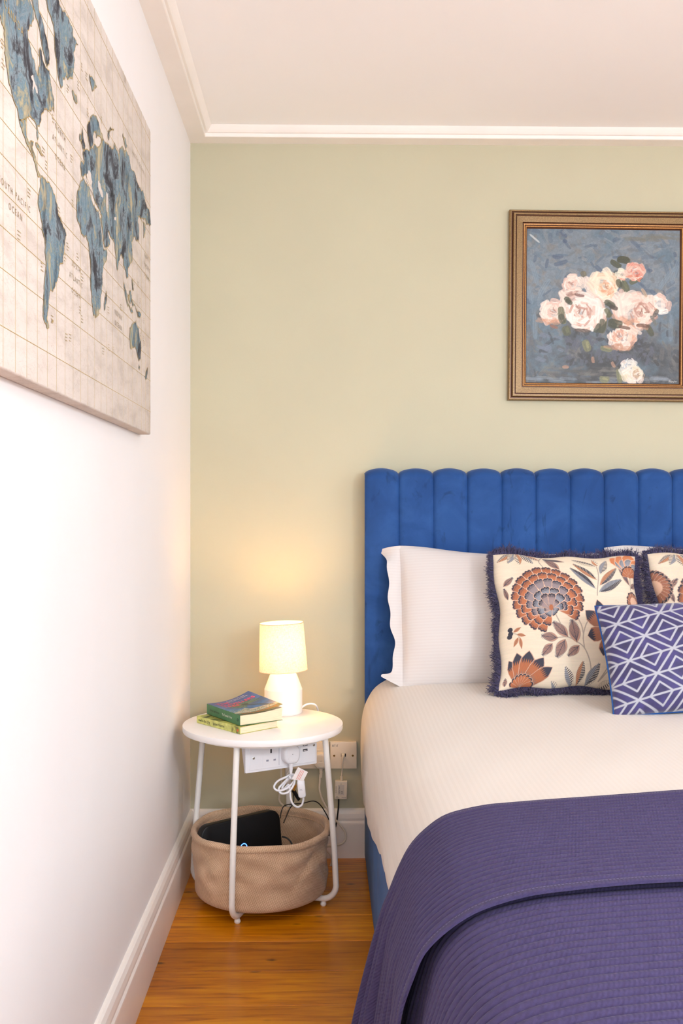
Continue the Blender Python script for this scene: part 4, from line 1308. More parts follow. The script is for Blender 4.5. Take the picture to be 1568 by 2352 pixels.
LANDS = {
 'South America': ([c1(*q) for q in ((330,1405),(355,1420),(390,1460),(410,1500),(435,1560),(455,1640),(460,1710),(485,1790))] + [c2(*q) for q in ((480,60),(490,110),(515,160),(527,210),(515,280),(510,340),(500,440),(470,455),(465,520),(440,590),(425,640),(400,650),(390,700),(385,760),(375,830),(370,880),(388,945),(375,957),(355,910),(340,860),(345,760),(345,690),(350,600),(358,500),(362,400),(360,300),(355,240),(335,180),(330,100),(320,20))] + [c1(*q) for q in ((312,1690),(303,1600),(310,1540),(322,1480),(318,1440))]),
 'Central': [c1(*q) for q in ((150,955),(175,1050),(200,1120),(230,1190),(250,1230),(270,1290),(290,1370),(310,1415),(320,1402),(300,1370),(287,1300),(283,1260),(262,1210),(248,1180),(265,1135),(250,1125),(230,1150),(215,1110),(205,1050),(205,1000),(207,940))],
 'North': [c1(*q) for q in ((-240,-260),(-150,-100),(-60,20),(0,140),(30,230),(35,330),(30,420),(45,520),(60,620),(85,710),(100,780),(125,850),(150,965),(207,948),(225,935),(265,960),(285,990),(290,1060),(298,1120),(303,1100),(295,1010),(320,980),(325,920),(350,870),(370,860),(385,890),(405,892),(410,860),(425,880),(432,905),(430,800),(422,770),(410,700),(400,640),(388,560),(370,550),(345,500),(322,380),(310,400),(315,520),(302,560),(300,610),(280,560),(270,480),(255,460),(245,390),(220,310),(215,240),(250,210),(268,150),(262,80),(235,0),(215,-110),(180,-240))],
 'Quebec': [c1(*q) for q in ((262,-200),(290,-60),(305,60),(325,130),(348,210),(368,300),(388,400),(388,520),(372,530),(350,440),(330,340),(318,280),(300,180),(275,90),(252,0),(225,-130))],
 'Greenland': [c1(*q) for q in ((340,-120),(350,-40),(375,60),(405,130),(430,250),(435,370),(450,480),(455,570),(487,705),(500,620),(530,610),(555,620),(580,630),(585,560),(595,480),(585,420),(600,370),(620,360),(605,320),(580,290),(580,240),(560,190),(545,130),(510,80),(480,50),(465,0),(440,-80),(400,-140))],
 'Iceland': [c1(*q) for q in ((575,720),(590,745),(610,770),(615,815),(600,820),(585,780),(577,750))],
 'Svalbard': [c1(*q) for q in ((712,590),(735,620),(755,660),(772,700),(762,708),(750,690),(748,725),(735,730),(725,680),(715,640))],
 'Cuba': [c1(*q) for q in ((283,1140),(305,1160),(322,1200),(338,1245),(334,1250),(318,1225),(300,1190),(285,1165))],
 'Britain': [c1(*q) for q in ((655,1020),(662,1070),(668,1130),(680,1170),(670,1200),(655,1170),(645,1130),(650,1080))],
 'Ireland': [c1(*q) for q in ((634,1070),(646,1080),(644,1120),(635,1125))],
 'Scandinavia': [c1(*q) for q in ((740,920),(770,935),(790,1000),(805,1060),(825,1120),(810,1125),(795,1090),(780,1080),(768,1105),(768,1045),(750,1050),(740,1090),(745,1130),(735,1170),(720,1190),(710,1140),(700,1090),(695,1010),(715,980))],
 'Eurasia': ([c1(*q) for q in ((660,1215),(680,1200),(720,1185),(740,1195),(760,1160),(790,1180),(800,1150),(830,1130),(860,1150),(885,1165),(890,1200),(905,1190),(915,1140),(922,1180),(930,1200),(945,1240),(955,1190),(985,1185),(1010,1210),(1030,1250),(1038,1310),(1060,1370),(1080,1400),(1100,1470),(1120,1510),(1150,1570),(1170,1640),(1190,1680),(1200,1740),(1207,1800))] + [c2(*q) for q in ((1203,130),(1185,120),(1165,90),(1150,90),(1130,70),(1105,60),(1100,100),(1110,160),(1110,220),(1090,255),(1060,250),(1050,270),(1055,340),(1055,420),(1030,450),(1020,470),(1022,550),(1010,555),(1000,490),(985,450),(985,400),(970,370),(955,400),(945,430),(940,490),(930,460),(925,370),(915,280),(890,230),(870,180),(862,200),(878,250),(875,290),(850,310),(836,305),(825,250),(812,130),(808,70))] + [c1(*q) for q in ((810,1740),(800,1690),(775,1640),(755,1600),(735,1540),(720,1480),(700,1440),(690,1410),(675,1390),(660,1420),(650,1410),(640,1340),(645,1290),(660,1310),(670,1290))]),
 'Africa': ([c1(*q) for q in ((650,1440),(680,1460),(708,1480),(718,1560),(732,1610),(752,1650),(785,1690),(795,1760))] + [c2(*q) for q in ((802,70),(806,150),(814,240),(822,310),(832,325),(855,345),(850,390),(830,440),(815,520),(818,600),(810,670),(800,720),(800,790),(785,850),(765,870),(745,855),(740,790),(730,720),(722,620),(725,500),(720,420),(710,340),(705,270),(690,225),(650,200),(640,160),(625,110),(610,60),(610,10))] + [c1(*q) for q in ((610,1600),(620,1520),(640,1460))]),
 'Madagascar': [c2(*q) for q in ((846,655),(851,690),(848,740),(838,800),(832,810),(830,770),(838,700))],
 'Sumatra': [c2(*q) for q in ((988,590),(1000,640),(1015,720),(1035,790),(1062,825),(1050,830),(1020,780),(1000,700),(988,620))],
 'Borneo': [c2(*q) for q in ((1040,650),(1050,690),(1047,740),(1030,740),(1020,690))],
 'Philippines': [c2(*q) for q in ((1053,560),(1062,600),(1067,650),(1058,650),(1054,600))],
 'Guinea': [c2(*q) for q in ((1083,785),(1105,820),(1127,850),(1120,872),(1100,860),(1090,820))],
 'Japan': [c2(*q) for q in ((1145,100),(1162,130),(1157,200),(1145,235),(1148,160))],
 'Sulawesi': [c2(*q) for q in ((1050,715),(1060,745),(1075,760),(1082,780),(1066,775),(1052,750))],
 'Australia': [c2(*q) for q in ((1085,890),(1090,930),(1105,950),(1110,1000),(1120,1050),(1128,1110),(1120,1200),(1110,1220),(1100,1190),(1090,1130),(1075,1105),(1055,1110),(1042,1115),(1038,1060),(1035,1000),(1035,950),(1050,940),(1065,920),(1075,905))],
 'Zealand': [c2(*q) for q in ((1180,1270),(1177,1320),(1167,1365),(1159,1350),(1170,1290))],
 'Tasmania': [c2(*q) for q in ((1110,1252),(1117,1270),(1113,1292),(1108,1275))],
 'NovayaZemlya': [c1(*q) for q in ((865,1040),(880,1015),(905,1025),(907,1045),(885,1045),(872,1080),(868,1120),(860,1090))],
 'Severnaya': [c1(*q) for q in ((983,1065),(1000,1110),(1016,1170),(1005,1190),(990,1130),(979,1090))],
 'Falkland': [c2(*q) for q in ((410,890),(422,892),(422,905),(412,906))],
}
HOLES = {
 'Caspian': [c1(*q) for q in ((845,1535),(860,1550),(862,1640),(858,1695),(848,1680),(845,1620))],
 'BlackSea': [c1(*q) for q in ((780,1450),(800,1480),(818,1540),(820,1585),(802,1560),(785,1510))],
 'Mediterranean': [c1(*q) for q in ((690,1400),(706,1360),(720,1380),(735,1450),(728,1490),(738,1540),(730,1560),(712,1500),(700,1470),(685,1440))],
 'Lakes': [c1(*q) for q in ((240,600),(262,600),(270,650),(298,750),(285,745),(270,690),(265,760),(256,720),(258,650))],
 'BohaiSea': [c2(*q) for q in ((910,60),(928,70),(925,100),(912,90))],
}
rgm = random.Random(4)
outl = []
for li, (nm, px) in enumerate(LANDS.items()):
    P = [on_x(u, v, MX) for u, v in px]
    P = [Vector((MX, min(max(p.y, MY0 + 0.006), MY1 - 0.002), min(max(p.z, MZ0 + 0.01), MZ1 - 0.006))) for p in P]
    P = fractal(P, 0.20, rgm, 4)
    big = len(px) > 16
    o = mesh_obj('continent_print' if big else 'island_print', [p + NX * (0.0006 + 0.00001 * li) for p in P], [tuple(range(len(P)))], M_LAND, mp)
    outl.append(ribbon([p + NX * 0.00095 for p in P + [P[0]]], 0.0014, NX))
for nm, px in HOLES.items():
    P = fractal([on_x(u, v, MX) for u, v in px], 0.2, rgm, 3)
    mesh_obj('sea_print', [p + NX * 0.0009 for p in P], [tuple(range(len(P)))], M_CANVAS, mp)
mesh_obj('coastline_print', *join(*outl), M_MAPGOLD, mp)
# lettering
EYv, EZv = Vector((0, 1, 0)), UP
txt = []
def label_at(s, u, v, size, sx=1.0, dark=False):
    p = on_x(u, v, MX) + NX * 0.0007
    mesh_obj('ocean_lettering', *text_vf(s, size, p, EYv, EZv, 'CENTER', sx), M_MAPTEXT, mp)
for s, (x, y) in (('S O U T H   P A C I F I C', (120, 1562)), ('O C E A N', (122, 1700)), ('N O R T H', (482, 1065)), ('A T L A N T I C', (478, 1175)), ('O C E A N', (480, 1300)), ('A R C T I C   O C E A N', (1105, 1300))):
    label_at(s, *c1(x, y), 0.0125, 1.0)
for s, (x, y) in (('S O U T H', (608, 465)), ('A T L A N T I C', (607, 572)), ('O C E A N', (606, 678)), ('I N D I A N', (945, 850)), ('O C E A N', (945, 935)), ('N O R T H', (1175, 395)), ('P A C I F I C', (1175, 470)), ('O C E A N', (1172, 545))):
    label_at(s, *c2(x, y), 0.0125 if x < 700 else 0.014, 1.0)
txt = []
for ch, (x, y) in zip('CANADA', ((38, 30), (65, 95), (92, 130), (118, 165), (145, 210), (172, 250))):
    p = on_x(*c1(x, y), MX) + NX * 0.001
    txt.append(text_vf(ch, 0.016, p, EYv, EZv, 'CENTER'))
mesh_obj('country_lettering', *join(*txt), M_MAPGOLD, mp)
# little gold town marks scattered along the coasts
mk = []
for (x, y) in ((150, 185), (335, 440), (415, 860), (530, 1005), (560, 1010), (620, 365), (655, 525), (640, 790), (655, 860), (825, 1120), (870, 1090), (905, 1110), (965, 770), (1075, 570), (1105, 590), (1120, 720), (1150, 880), (1145, 1020), (1150, 1060), (1125, 1000), (540, 280), (520, 370), (865, 790)):
    p = on_x(*c2(x, y), MX) + NX * 0.0007
    for j in range(3): mk.append(box(p.x, p.x + 0.0001, p.y - 0.007, p.y + rgm.uniform(0.000, 0.008), p.z - 0.005 * j, p.z - 0.005 * j + 0.0012))
for (x, y) in ((25, 490), (20, 330), (230, 1520), (425, 930), (540, 690), (570, 1250), (580, 1610), (470, 1670), (625, 665), (700, 880), (810, 940), (655, 520), (690, 590), (345, 1190), (370, 1300), (1000, 620)):
    p = on_x(*c1(x, y), MX) + NX * 0.0007
    for j in range(3): mk.append(box(p.x, p.x + 0.0001, p.y - 0.007, p.y + rgm.uniform(0.000, 0.008), p.z - 0.005 * j, p.z - 0.005 * j + 0.0012))
tag(mesh_obj('place_mark_print', *join(*mk), M_MAPLINE, mp), kind='stuff')

# ------------------------------------------------------------------ side table
TC = Vector((-0.172, -0.343, 0)); TR, TZ = 0.228, 0.502
tbl = thing('side_table', 'round white metal-legged side table in the corner beside the bed', 'table', TC)
mesh_obj('tabletop', *lathe([(0, TZ), (TR - 0.0015, TZ), (TR - 0.0004, TZ - 0.0004), (TR, TZ - 0.0015), (TR, TZ - 0.014), (TR - 0.0015, TZ - 0.0172), (TR - 0.006, TZ - 0.018), (0, TZ - 0.018)], 96, TC), M_TABLE, tbl, True, sharp=30)
mesh_obj('support_ring', *lathe([(0.196, TZ - 0.018), (0.204, TZ - 0.018), (0.204, TZ - 0.026), (0.196, TZ - 0.026)], 72, TC, True), M_POWDER, tbl, True)
tbl.data
A0 = math.atan2(-0.947, -0.32)
for k in range(4):
    a = A0 + k * math.pi / 2
    e = Vector((math.cos(a), math.sin(a), 0))
    def pt(r, z): return TC + e * r + UP * z
    path = [pt(0.186, TZ - 0.018), pt(0.1985, 0.35), pt(0.2130, 0.18)]
    path += [pt(0.2185, 0.075)]
    cr = 0.042; cc = (0.2185 - cr + 0.001, 0.062)
    for j in range(0, 9):
        b = j / 8 * math.pi / 2
        path.append(pt(cc[0] + cr * math.cos(b), cc[1] - cr * math.sin(b)))
    path += [pt(0.13, 0.020), pt(0.05, 0.020), pt(0.0, 0.020)]
    leg = mesh_obj('leg', *tube(path, 0.0085, 14, 4), M_POWDER, tbl, True)
    WM[leg] = WM[tbl]
    mesh_obj('foot', *lathe([(0, 0.0), (0.006, 0.0), (0.0085, 0.003), (0.0085, 0.008), (0.006, 0.0115), (0.006, 0.015)], 20, TC + e * 0.182), M_POWDER, leg, True)

# ------------------------------------------------------------------ burlap basket
BC = Vector((-0.177, -0.352, 0))
bk = thing('fabric_basket', 'round brown woven burlap basket under the side table', 'basket', BC)
bk.data
RB = 0.191
def basket_mesh():
    seg = 160
    outp = []
    for j in range(30):
        t = j / 29
        outp.append((t, 0))
    prof = []
    # bottom centre -> outside up -> rim -> inside down
    prof += [(0.0, 0.030), (0.10, 0.0295), (0.165, 0.029)]
    for j in range(6):
        b = j / 5 * math.pi / 2
        prof.append((RB - 0.022 + 0.018 * math.sin(b), 0.047 - 0.018 * math.cos(b)))
    for j in range(1, 22): prof.append((RB - 0.004 + 0.004 * j / 21, 0.047 + (0.196 - 0.047) * j / 21))
    for j in range(0, 11):
        b = -0.5 + j / 10 * (math.pi + 1.0)
        prof.append((RB - 0.001 + 0.009 * math.cos(b), 0.203 + 0.010 * math.sin(b)))
    for j in range(0, 12): prof.append((RB - 0.008, 0.194 - (0.194 - 0.045) * j / 11))
    prof += [(0.10, 0.038), (0.0, 0.038)]
    V, Fc, uv = [], [], []
    n = len(prof)
    L = [0]
    for j in range(1, n): L.append(L[-1] + math.hypot(prof[j][0] - prof[j - 1][0], prof[j][1] - prof[j - 1][1]))
    for i in range(seg):
        a = 2 * math.pi * i / seg
        for j, (r, z) in enumerate(prof):
            s = sstep(0.03, 0.10, z) * sstep(0.205, 0.17, z)
            d = s * (0.0030 * math.sin(3 * a + 1.2 + z * 18) + 0.0022 * math.sin(7 * a - z * 60) + 0.0016 * math.sin(z * 115 + 2.2 * math.sin(4 * a)) + 0.0014 * math.sin(13 * a + z * 90))
            # creases near the right-hand side
            d += -0.0045 * s * math.exp(-((((a - (-0.45 - (z - 0.12) * 4.5)) + math.pi) % (2 * math.pi) - math.pi) / 0.035) ** 2)
            d += -0.003 * s * math.exp(-((((a - (-1.0 + (z - 0.1) * 5)) + math.pi) % (2 * math.pi) - math.pi) / 0.04) ** 2)
            rr = max(0, r + d * (1 if r > 0.12 else 0))
            zz = z + (0.0022 * math.sin(3 * a + 0.6) + 0.0012 * math.sin(8 * a)) * sstep(0.12, 0.2, z)
            V.append(BC + Vector((rr * math.cos(a), rr * math.sin(a), zz)))
    for i in range(seg):
        i2 = (i + 1) % seg
        for j in range(n - 1):
            Fc.append((i * n + j, i2 * n + j, i2 * n + j + 1, i * n + j + 1))
            a0, a1 = i / seg * 2 * math.pi * RB, (i + 1) / seg * 2 * math.pi * RB
            uv += [(a0, L[j]), (a1, L[j]), (a1, L[j + 1]), (a0, L[j + 1])]
    return V, Fc, uv
V, Fc, uv = basket_mesh()
bo = mesh_obj('basket_body', V, Fc, M_BURLAP, bk, True)
ul = bo.data.uv_layers.new(name='weave')
ul.data.foreach_set('uv', np.array(uv, np.float32).ravel())
# stitched seam inside the rim
sm = [BC + Vector(((RB - 0.0092) * math.cos(a), (RB - 0.0092) * math.sin(a), 0.190 + 0.0022 * math.sin(3 * a + 0.6))) for a in np.linspace(0, 2 * math.pi, 97)]
mesh_obj('rim_seam', *tube(sm, 0.0016, 5, 1), plain('burlap_thread', (196, 162, 130), 0.9, 0.1, 90), bk, True)

# ------------------------------------------------------------------ router in the basket
r_l = Vector((-0.330, -0.440, 0)); r_r = Vector((-0.118, -0.300, 0))
ex = (r_r - r_l); rw = ex.length; ex.normalize()
tilt = math.radians(2.0)
rn = Vector((ex.y, -ex.x, 0))        # faces the camera
Rz = Matrix((( ex.x, 0, rn.x, 0), (ex.y, 0, rn.y, 0), (0, 1, 0, 0), (0, 0, 0, 1)))   # local x along, y up, z to the front
mid = (r_l + r_r) / 2 + UP * 0.042
RM = Matrix.Translation(mid) @ Rz @ Matrix.Rotation(math.radians(-6), 4, 'X') @ Matrix.Rotation(tilt, 4, 'Z')
rt = thing('wifi_router', 'black slab router with glowing blue ring standing in the basket', 'router', RM)
RH = 0.196
mesh_obj('shell', *bbox(rw, RH, 0.030, 0.004, 3, Matrix.Translation((0, RH / 2, 0)), corner_only=('z', 0.030)), M_BLACK, rt, True, local=True)
def ring_vf(R, r, c, n=40, m_=8):
    V, Fc = [], []
    for i in range(n):
        a = 2 * math.pi * i / n
        for k in range(m_):
            b = 2 * math.pi * k / m_
            V.append(Vector(c) + Vector(((R + r * math.cos(b)) * math.cos(a), (R + r * math.cos(b)) * math.sin(a), r * math.sin(b))))
    for i in range(n):
        for k in range(m_): Fc.append((i * m_ + k, ((i + 1) % n) * m_ + k, ((i + 1) % n) * m_ + (k + 1) % m_, i * m_ + (k + 1) % m_))
    return V, Fc
# the ring sits where the photo shows it: meet the front face
Mi = RM.inverted()
o_l = Mi @ CAM; d_l = (Mi.to_3x3() @ ray(560, 1946))
tt = (0.0155 - o_l.z) / d_l.z
rc = o_l + d_l * tt
mesh_obj('light_ring', *ring_vf(0.0098, 0.0012, (rc.x, rc.y, 0.0152)), glow('blue_led', (60, 110, 255), 6.0), rt, True, local=True)
mesh_obj('logo', *text_vf('BT', 0.0085, Vector((rc.x, rc.y, 0.0156)), Vector((1, 0, 0)), Vector((0, 1, 0))), plain('logo_grey', (150, 130, 130), 0.5), rt, local=True)

# ------------------------------------------------------------------ table lamp
LC = Vector((-0.1195, -0.203, TZ))
lamp = thing('table_lamp', 'small lit table lamp with white ceramic base and linen shade', 'lamp', LC)
mesh_obj('lamp_base', *lathe([(0, 0), (0.053, 0), (0.0555, 0.0015), (0.0567, 0.005), (0.0567, 0.0725), (0.0560, 0.0745), (0.041, 0.113), (0.0375, 0.119), (0.033, 0.122), (0.012, 0.122), (0.012, 0.128), (0, 0.128)], 72, LC), M_CERAMIC, lamp, True, sharp=16)
mesh_obj('lamp_socket', *lathe([(0, 0.122), (0.011, 0.122), (0.011, 0.150), (0.013, 0.152), (0.013, 0.160), (0, 0.160)], 24, LC), M_PLASTIC, lamp, True)
ST = Matrix.Translation(LC + Vector((0, 0, 0.128))) @ Matrix.Rotation(math.radians(-2.2), 4, 'Y') @ Matrix.Rotation(math.radians(-0.5), 4, 'X')
sh_h = 0.142
sh = mesh_obj('lamp_shade', *xf(lathe([(0.0725, 0.0), (0.0655, sh_h)], 72)[0:2] if False else (lathe([(0.0725, 0.0), (0.0655, sh_h)], 72)[0], [f for f in lathe([(0.0725, 0.0), (0.0655, sh_h)], 72)[1] if len(f) == 4]), ST), M_SHADE, lamp, True)
WM[sh] = WM[lamp]
M_TRIM = plain('shade_trim', (214, 186, 150), 0.7)
mesh_obj('shade_trim', *xf(ring_vf(0.0725, 0.0011, (0, 0, 0.0), 72, 6), ST), M_TRIM, sh, True)
mesh_obj('shade_trim', *xf(ring_vf(0.0655, 0.0011, (0, 0, sh_h), 72, 6), ST), M_TRIM, sh, True)
sp = [tube([ST @ Vector((0.012 * math.cos(a), 0.012 * math.sin(a), 0.030)), ST @ Vector((0.0718 * math.cos(a), 0.0718 * math.sin(a), 0.012))], 0.0011, 6, 1, False) for a in (0.3, 0.3 + 2.094, 0.3 + 4.189)]
mesh_obj('shade_spider', *join(*sp), M_PLASTIC, sh, True)
bm_ = glow('warm_bulb', (255, 198, 122), LAMP_STRENGTH)
mesh_obj('bulb', *lathe([(0, 0.160), (0.010, 0.160), (0.012, 0.178), (0.019, 0.199), (0.0235, 0.214), (0.022, 0.228), (0.013, 0.238), (0, 0.241)], 32, LC), bm_, lamp, True)
cordp = [LC + Vector((0.050, 0.03, 0.006)), LC + Vector((0.066, 0.040, 0.016)), LC + Vector((0.085, 0.046, 0.018)), LC + Vector((0.098, 0.053, 0.010)), LC + Vector((0.104, 0.075, -0.015)), LC + Vector((0.100, 0.090, -0.060)), LC + Vector((0.075, 0.085, -0.13)), LC + Vector((0.03, 0.06, -0.17)), LC + Vector((0.01, 0.01, -0.19))]
mesh_obj('lamp_cord', *tube(cordp, 0.0028, 8, 8), M_PLASTIC, lamp, True)

# ------------------------------------------------------------------ books
def book(name, label, C, sdir, L, Wd, T, z0, mats, curl):
    """C: front spine corner (camera side). sdir: along the spine away from C, f: to the fore edge"""
    s = Vector((sdir[0], sdir[1], 0)).normalized()
    f = Vector((-s.y, s.x, 0))
    if f.x < 0: f = -f
    cover_m, spine_m, page_m = mats
    M = Matrix(((f.x, s.x, 0, C[0]), (f.y, s.y, 0, C[1]), (0, 0, 1, z0), (0, 0, 0, 1)))
    t = thing(name, label, 'book', M, None)
    ct = 0.0006
    def lift(x, y):
        q = x / Wd
        return curl(q, y / L) if curl else 0.0
    # page block
    nx, ny = 10, 8
    V, Fc = [], []
    def pz(x, y): return T - 2 * ct - 0.0004 + 0.0
    pg = bbox(Wd - 0.003, L - 0.002, T - 2 * ct - 0.001, 0.0008, 1, Matrix.Translation(((Wd - 0.003) / 2 + 0.001, L / 2, T / 2)))
    mesh_obj('page_block', *pg, page_m, t, local=True)
    if curl:   # upper leaves lifting with the cover
        V, Fc = [], []
        for j in range(ny + 1):
            for i in range(nx + 1):
                x, y = Wd * 0.985 * i / nx, 0.0015 + (L - 0.003) * j / ny
                V.append((x + 0.001, y, T - 0.0016 + lift(x, y) * 0.55)); 
        for j in range(ny):
            for i in range(nx): a = j * (nx + 1) + i; Fc.append((a, a + 1, a + nx + 2, a + nx + 1))
        n0 = len(V)
        V += [(v[0], v[1], T - 0.003) for v in V]
        for j in (0, ny):
            for i in range(nx): a = j * (nx + 1) + i; Fc.append((a, a + 1, n0 + a + 1, n0 + a))
        for j in range(ny): a = j * (nx + 1) + nx; Fc.append((a, a + nx + 1, n0 + a + nx + 1, n0 + a))
        mesh_obj('loose_pages', V, Fc, page_m, t, True, local=True)
    mesh_obj('back_cover', *bbox(Wd, L, ct * 1.6, 0, 1, Matrix.Translation((Wd / 2, L / 2, ct * 0.8))), spine_m, t, local=True)
    mesh_obj('spine', *bbox(0.0014, L, T, 0.0004, 1, Matrix.Translation((0.0, L / 2, T / 2))), spine_m, t, local=True)
    return t, lift, ct
def cover_grid(t, w, h, paint, Wd, L, T, lift, mat):
    # paint rows run along the spine: U = along spine (from far end 1 to near 0), V toward the fore edge
    def fn(U, Vv):
        x = Vv * Wd; y = U * L
        zf = np.vectorize(lambda a, b: lift(a, b))(x, y)
        return x, y, np.full(x.shape, T + 0.0002) + zf
    return painted_grid('front_cover', paint, fn, mat, t)

M_PAGES = NT('paper_edges')
pv = M_PAGES.coord(scale=(1, 1, 60))
M_PAGES.color(M_PAGES.ramp(M_PAGES.noise(pv, 30, 3), [(0.3, (222, 196, 160)), (0.7, (244, 224, 192))]))
M_PAGES.set(rough=0.8)
M_PAGES = M_PAGES.m
M_GREENSPINE = plain('green_spine', (62, 116, 74), 0.45, 0.06, 40)
def owl_spine():
    m = NT('mottled_lime_cover')
    f = m.noise(m.coord(), 22, 6, 0.65, 0.8)
    g = m.noise(m.coord(scale=(1, 1, 1)), 60, 4, 0.6, 0.4)
    c = m.ramp(f, [(0.36, (52, 50, 22)), (0.46, (140, 138, 62)), (0.56, (206, 204, 106)), (0.7, (222, 220, 130))])
    m.color(m.mix(0.35, c, m.ramp(g, [(0.35, (90, 90, 50)), (0.6, (255, 255, 255))]), 'MULTIPLY'))
    m.set(rough=0.42)
    return m.m
M_OWL = owl_spine()
M_LIME = plain('lime_spine', (196, 196, 112), 0.45, 0.10, 60)
Tb = 0.0195
b1C = (-0.2245, -3.2 + 2.706)
b1s = (-0.67, 0.75)
t1, lf, ct = book('paperback_book', 'slim lime green paperback at the bottom of the pair on the side table', b1C, b1s, 0.205, 0.131, Tb, TZ + 0.0004, (M_OWL, M_LIME, M_PAGES), None)
mesh_obj('front_cover', *bbox(0.131, 0.205, 0.0008, 0, 1, Matrix.Translation((0.0655, 0.1025, Tb))), M_OWL, t1, local=True)
# spine lettering: local frame x = toward fore edge, y = away from the near corner; spine faces -x
ox = Vector((-0.0011, 0, 0))
def spine_text(t, s, y, z, size, m, sx=1.0):
    mesh_obj('spine_lettering', *text_vf(s, size, Vector((-0.0012, y, z)), Vector((0, -1, 0)), Vector((0, 0, 1)), 'CENTER', sx), m, t, local=True)
spine_text(t1, 'owls do cry', 0.168, Tb * 0.52, 0.0125, M_PRINTBLACK, 0.95)
spine_text(t1, 'janet frame', 0.098, Tb * 0.52, 0.0125, M_PRINTBLACK, 0.95)
mesh_obj('spine_patch', *bbox(0.0003, 0.040, Tb * 0.94, 0, 1, Matrix.Translation((-0.00085, 0.0205, Tb / 2))), M_OWL, t1, local=True)
mesh_obj('publisher_emblem', *xf(lathe([(0, 0), (0.0032, 0), (0.0036, 0.0002), (0, 0.0004)], 16), Matrix.Translation((-0.001, 0.0105, Tb * 0.48)) @ Matrix.Rotation(math.radians(-90), 4, 'Y')), plain('orange_emblem', (216, 84, 36), 0.5), t1, local=True)
spine_text(t1, '8', 0.033, Tb * 0.46, 0.012, M_PRINTBLACK)

T2 = 0.0285
z2 = TZ + Tb + 0.0018
t2, lift2, ct = book('paperback_book', 'thick green and blue paperback with curled cover on top of another book', (-0.226, -3.2 + 2.716), (-0.545, 0.838), 0.200, 0.135, T2, z2, (None, M_GREENSPINE, M_PAGES), lambda q, r: 0.0215 * max(0, q - 0.25) ** 1.9 * 1.7 * (0.75 + 0.35 * r))
def travel_cover(w, h):
    p = Paint(w, h, (62, 96, 168))
    rg = np.random.default_rng(3)
    yy, xx = np.meshgrid(np.linspace(0, 1, h), np.linspace(0, 1, w), indexing='ij')
    # here u: 0 = bottom of the book, 1 = top of the book; v: 0 spine .. 1 fore edge.  paint x=u, paint y = 1-v
    sky = np.array((58, 88, 160.)); lo = np.array((104, 150, 204.)); sea = np.array((40, 112, 176.))
    k = np.clip((xx - 0.3) / 0.6, 0, 1)[..., None]
    p.a = lo * (1 - k) + sky * k
    p.a = np.where((xx < 0.46)[..., None], sea * (0.8 + 0.5 * fbm(h, w, 14, 3, 5))[..., None], p.a)
    V = lambda u, v: (u * w, (1 - v) * h)
    p.poly([V(0.47, 0.0), V(0.55, 0.15), V(0.50, 0.42), V(0.56, 0.66), V(0.60, 0.88), V(0.62, 1.0), V(0.46, 1.0), V(0.44, 0.5)], (64, 92, 142), 0.9)
    p.poly([V(0.20, 0.0), V(0.26, 0.2), V(0.40, 0.42), V(0.30, 0.46), V(0.26, 0.7), V(0.18, 1.0), V(0.10, 1.0), V(0.10, 0)], (226, 206, 178), 0.9)
    for i in range(420):
        u, v = rg.uniform(0.10, 0.36), rg.uniform(0, 0.95)
        if v > 0.45 and u > 0.24: continue
        c = [(120, 176, 180), (196, 216, 214), (58, 110, 92), (84, 140, 84)][rg.integers(4)]
        p.stroke(V(u, v), rg.uniform(3, 7), 2.2, rg.uniform(0, 3.1), c, 0.9, rg)
    # fan palm
    b = np.array(V(0.16, 0.90)); c = np.array(V(0.56, 0.56))
    p.line([tuple(b), tuple(b * 0.5 + c * 0.5 + np.array((0, -2))), tuple(c)], 5, (52, 66, 60))
    for i in range(26):
        a = math.radians(-40 + i * 10.5)
        e = c + np.array((math.sin(a + 0.6) * 0.17 * w, -math.cos(a + 0.6) * 0.34 * h))
        p.line([tuple(c), tuple(e)], 2.4, (66, 104, 78) if i % 2 else (112, 146, 110))
        for j in range(4):
            q = c + (e - c) * (0.55 + 0.14 * j)
            p.stroke(q, 7, 2.0, rg.uniform(0, 3.1), (86, 126, 84), 0.8, rg)
    p.dot(tuple(c), 9, (46, 72, 58))
    p.poly([V(0, 0), V(0.115, 0), V(0.115, 1), V(0, 1)], (70, 100, 66))
    p.a = (p.a + rg.normal(0, 5, p.a.shape)) * 0.86
    return p
cover_grid(t2, 170, 120, travel_cover(170, 120), 0.135, 0.200, T2, lift2, vcol('glossy_cover_print', 0.35))
def cover_text(s, v, u, size, m, sx=1.0, align='CENTER', along='u', name='cover_lettering'):
    """text on the cover; it reads from the spine to the fore edge, top of letters toward the book's top"""
    V, Fc = text_vf(s, size, Vector((v * 0.135, u * 0.2, 0)), Vector((1, 0, 0)), Vector((0, 1, 0)), align, sx)
    V = [Vector((p.x, p.y, T2 + 0.0013 + lift2(p.x, p.y))) for p in V]
    mesh_obj(name, V, Fc, m, t2, local=True)
M_PINK = plain('pink_lettering', (238, 48, 92), 0.5)
M_ORNG = plain('orange_lettering', (206, 92, 40), 0.5)
cover_text('THE', 0.09, 0.83, 0.024, M_PINK, 1.0, 'LEFT')
cover_text('TRAVELLERS', 0.09, 0.715, 0.0235, M_PINK, 0.86, 'LEFT')
cover_text('TREE', 0.09, 0.60, 0.024, M_PINK, 1.0, 'LEFT')
cover_text('A Journey through', 0.62, 0.925, 0.0078, M_PRINTWHITE)
cover_text('the Caribbean Islands', 0.62, 0.87, 0.0078, M_PRINTWHITE)
cover_text('PATRICK LEIGH FERMOR', 0.5, 0.05, 0.0135, M_ORNG, 0.74)
spine_text(t2, 'Patrick Leigh Fermor', 0.150, T2 * 0.5, 0.0085, M_PRINTBLACK, 0.8)
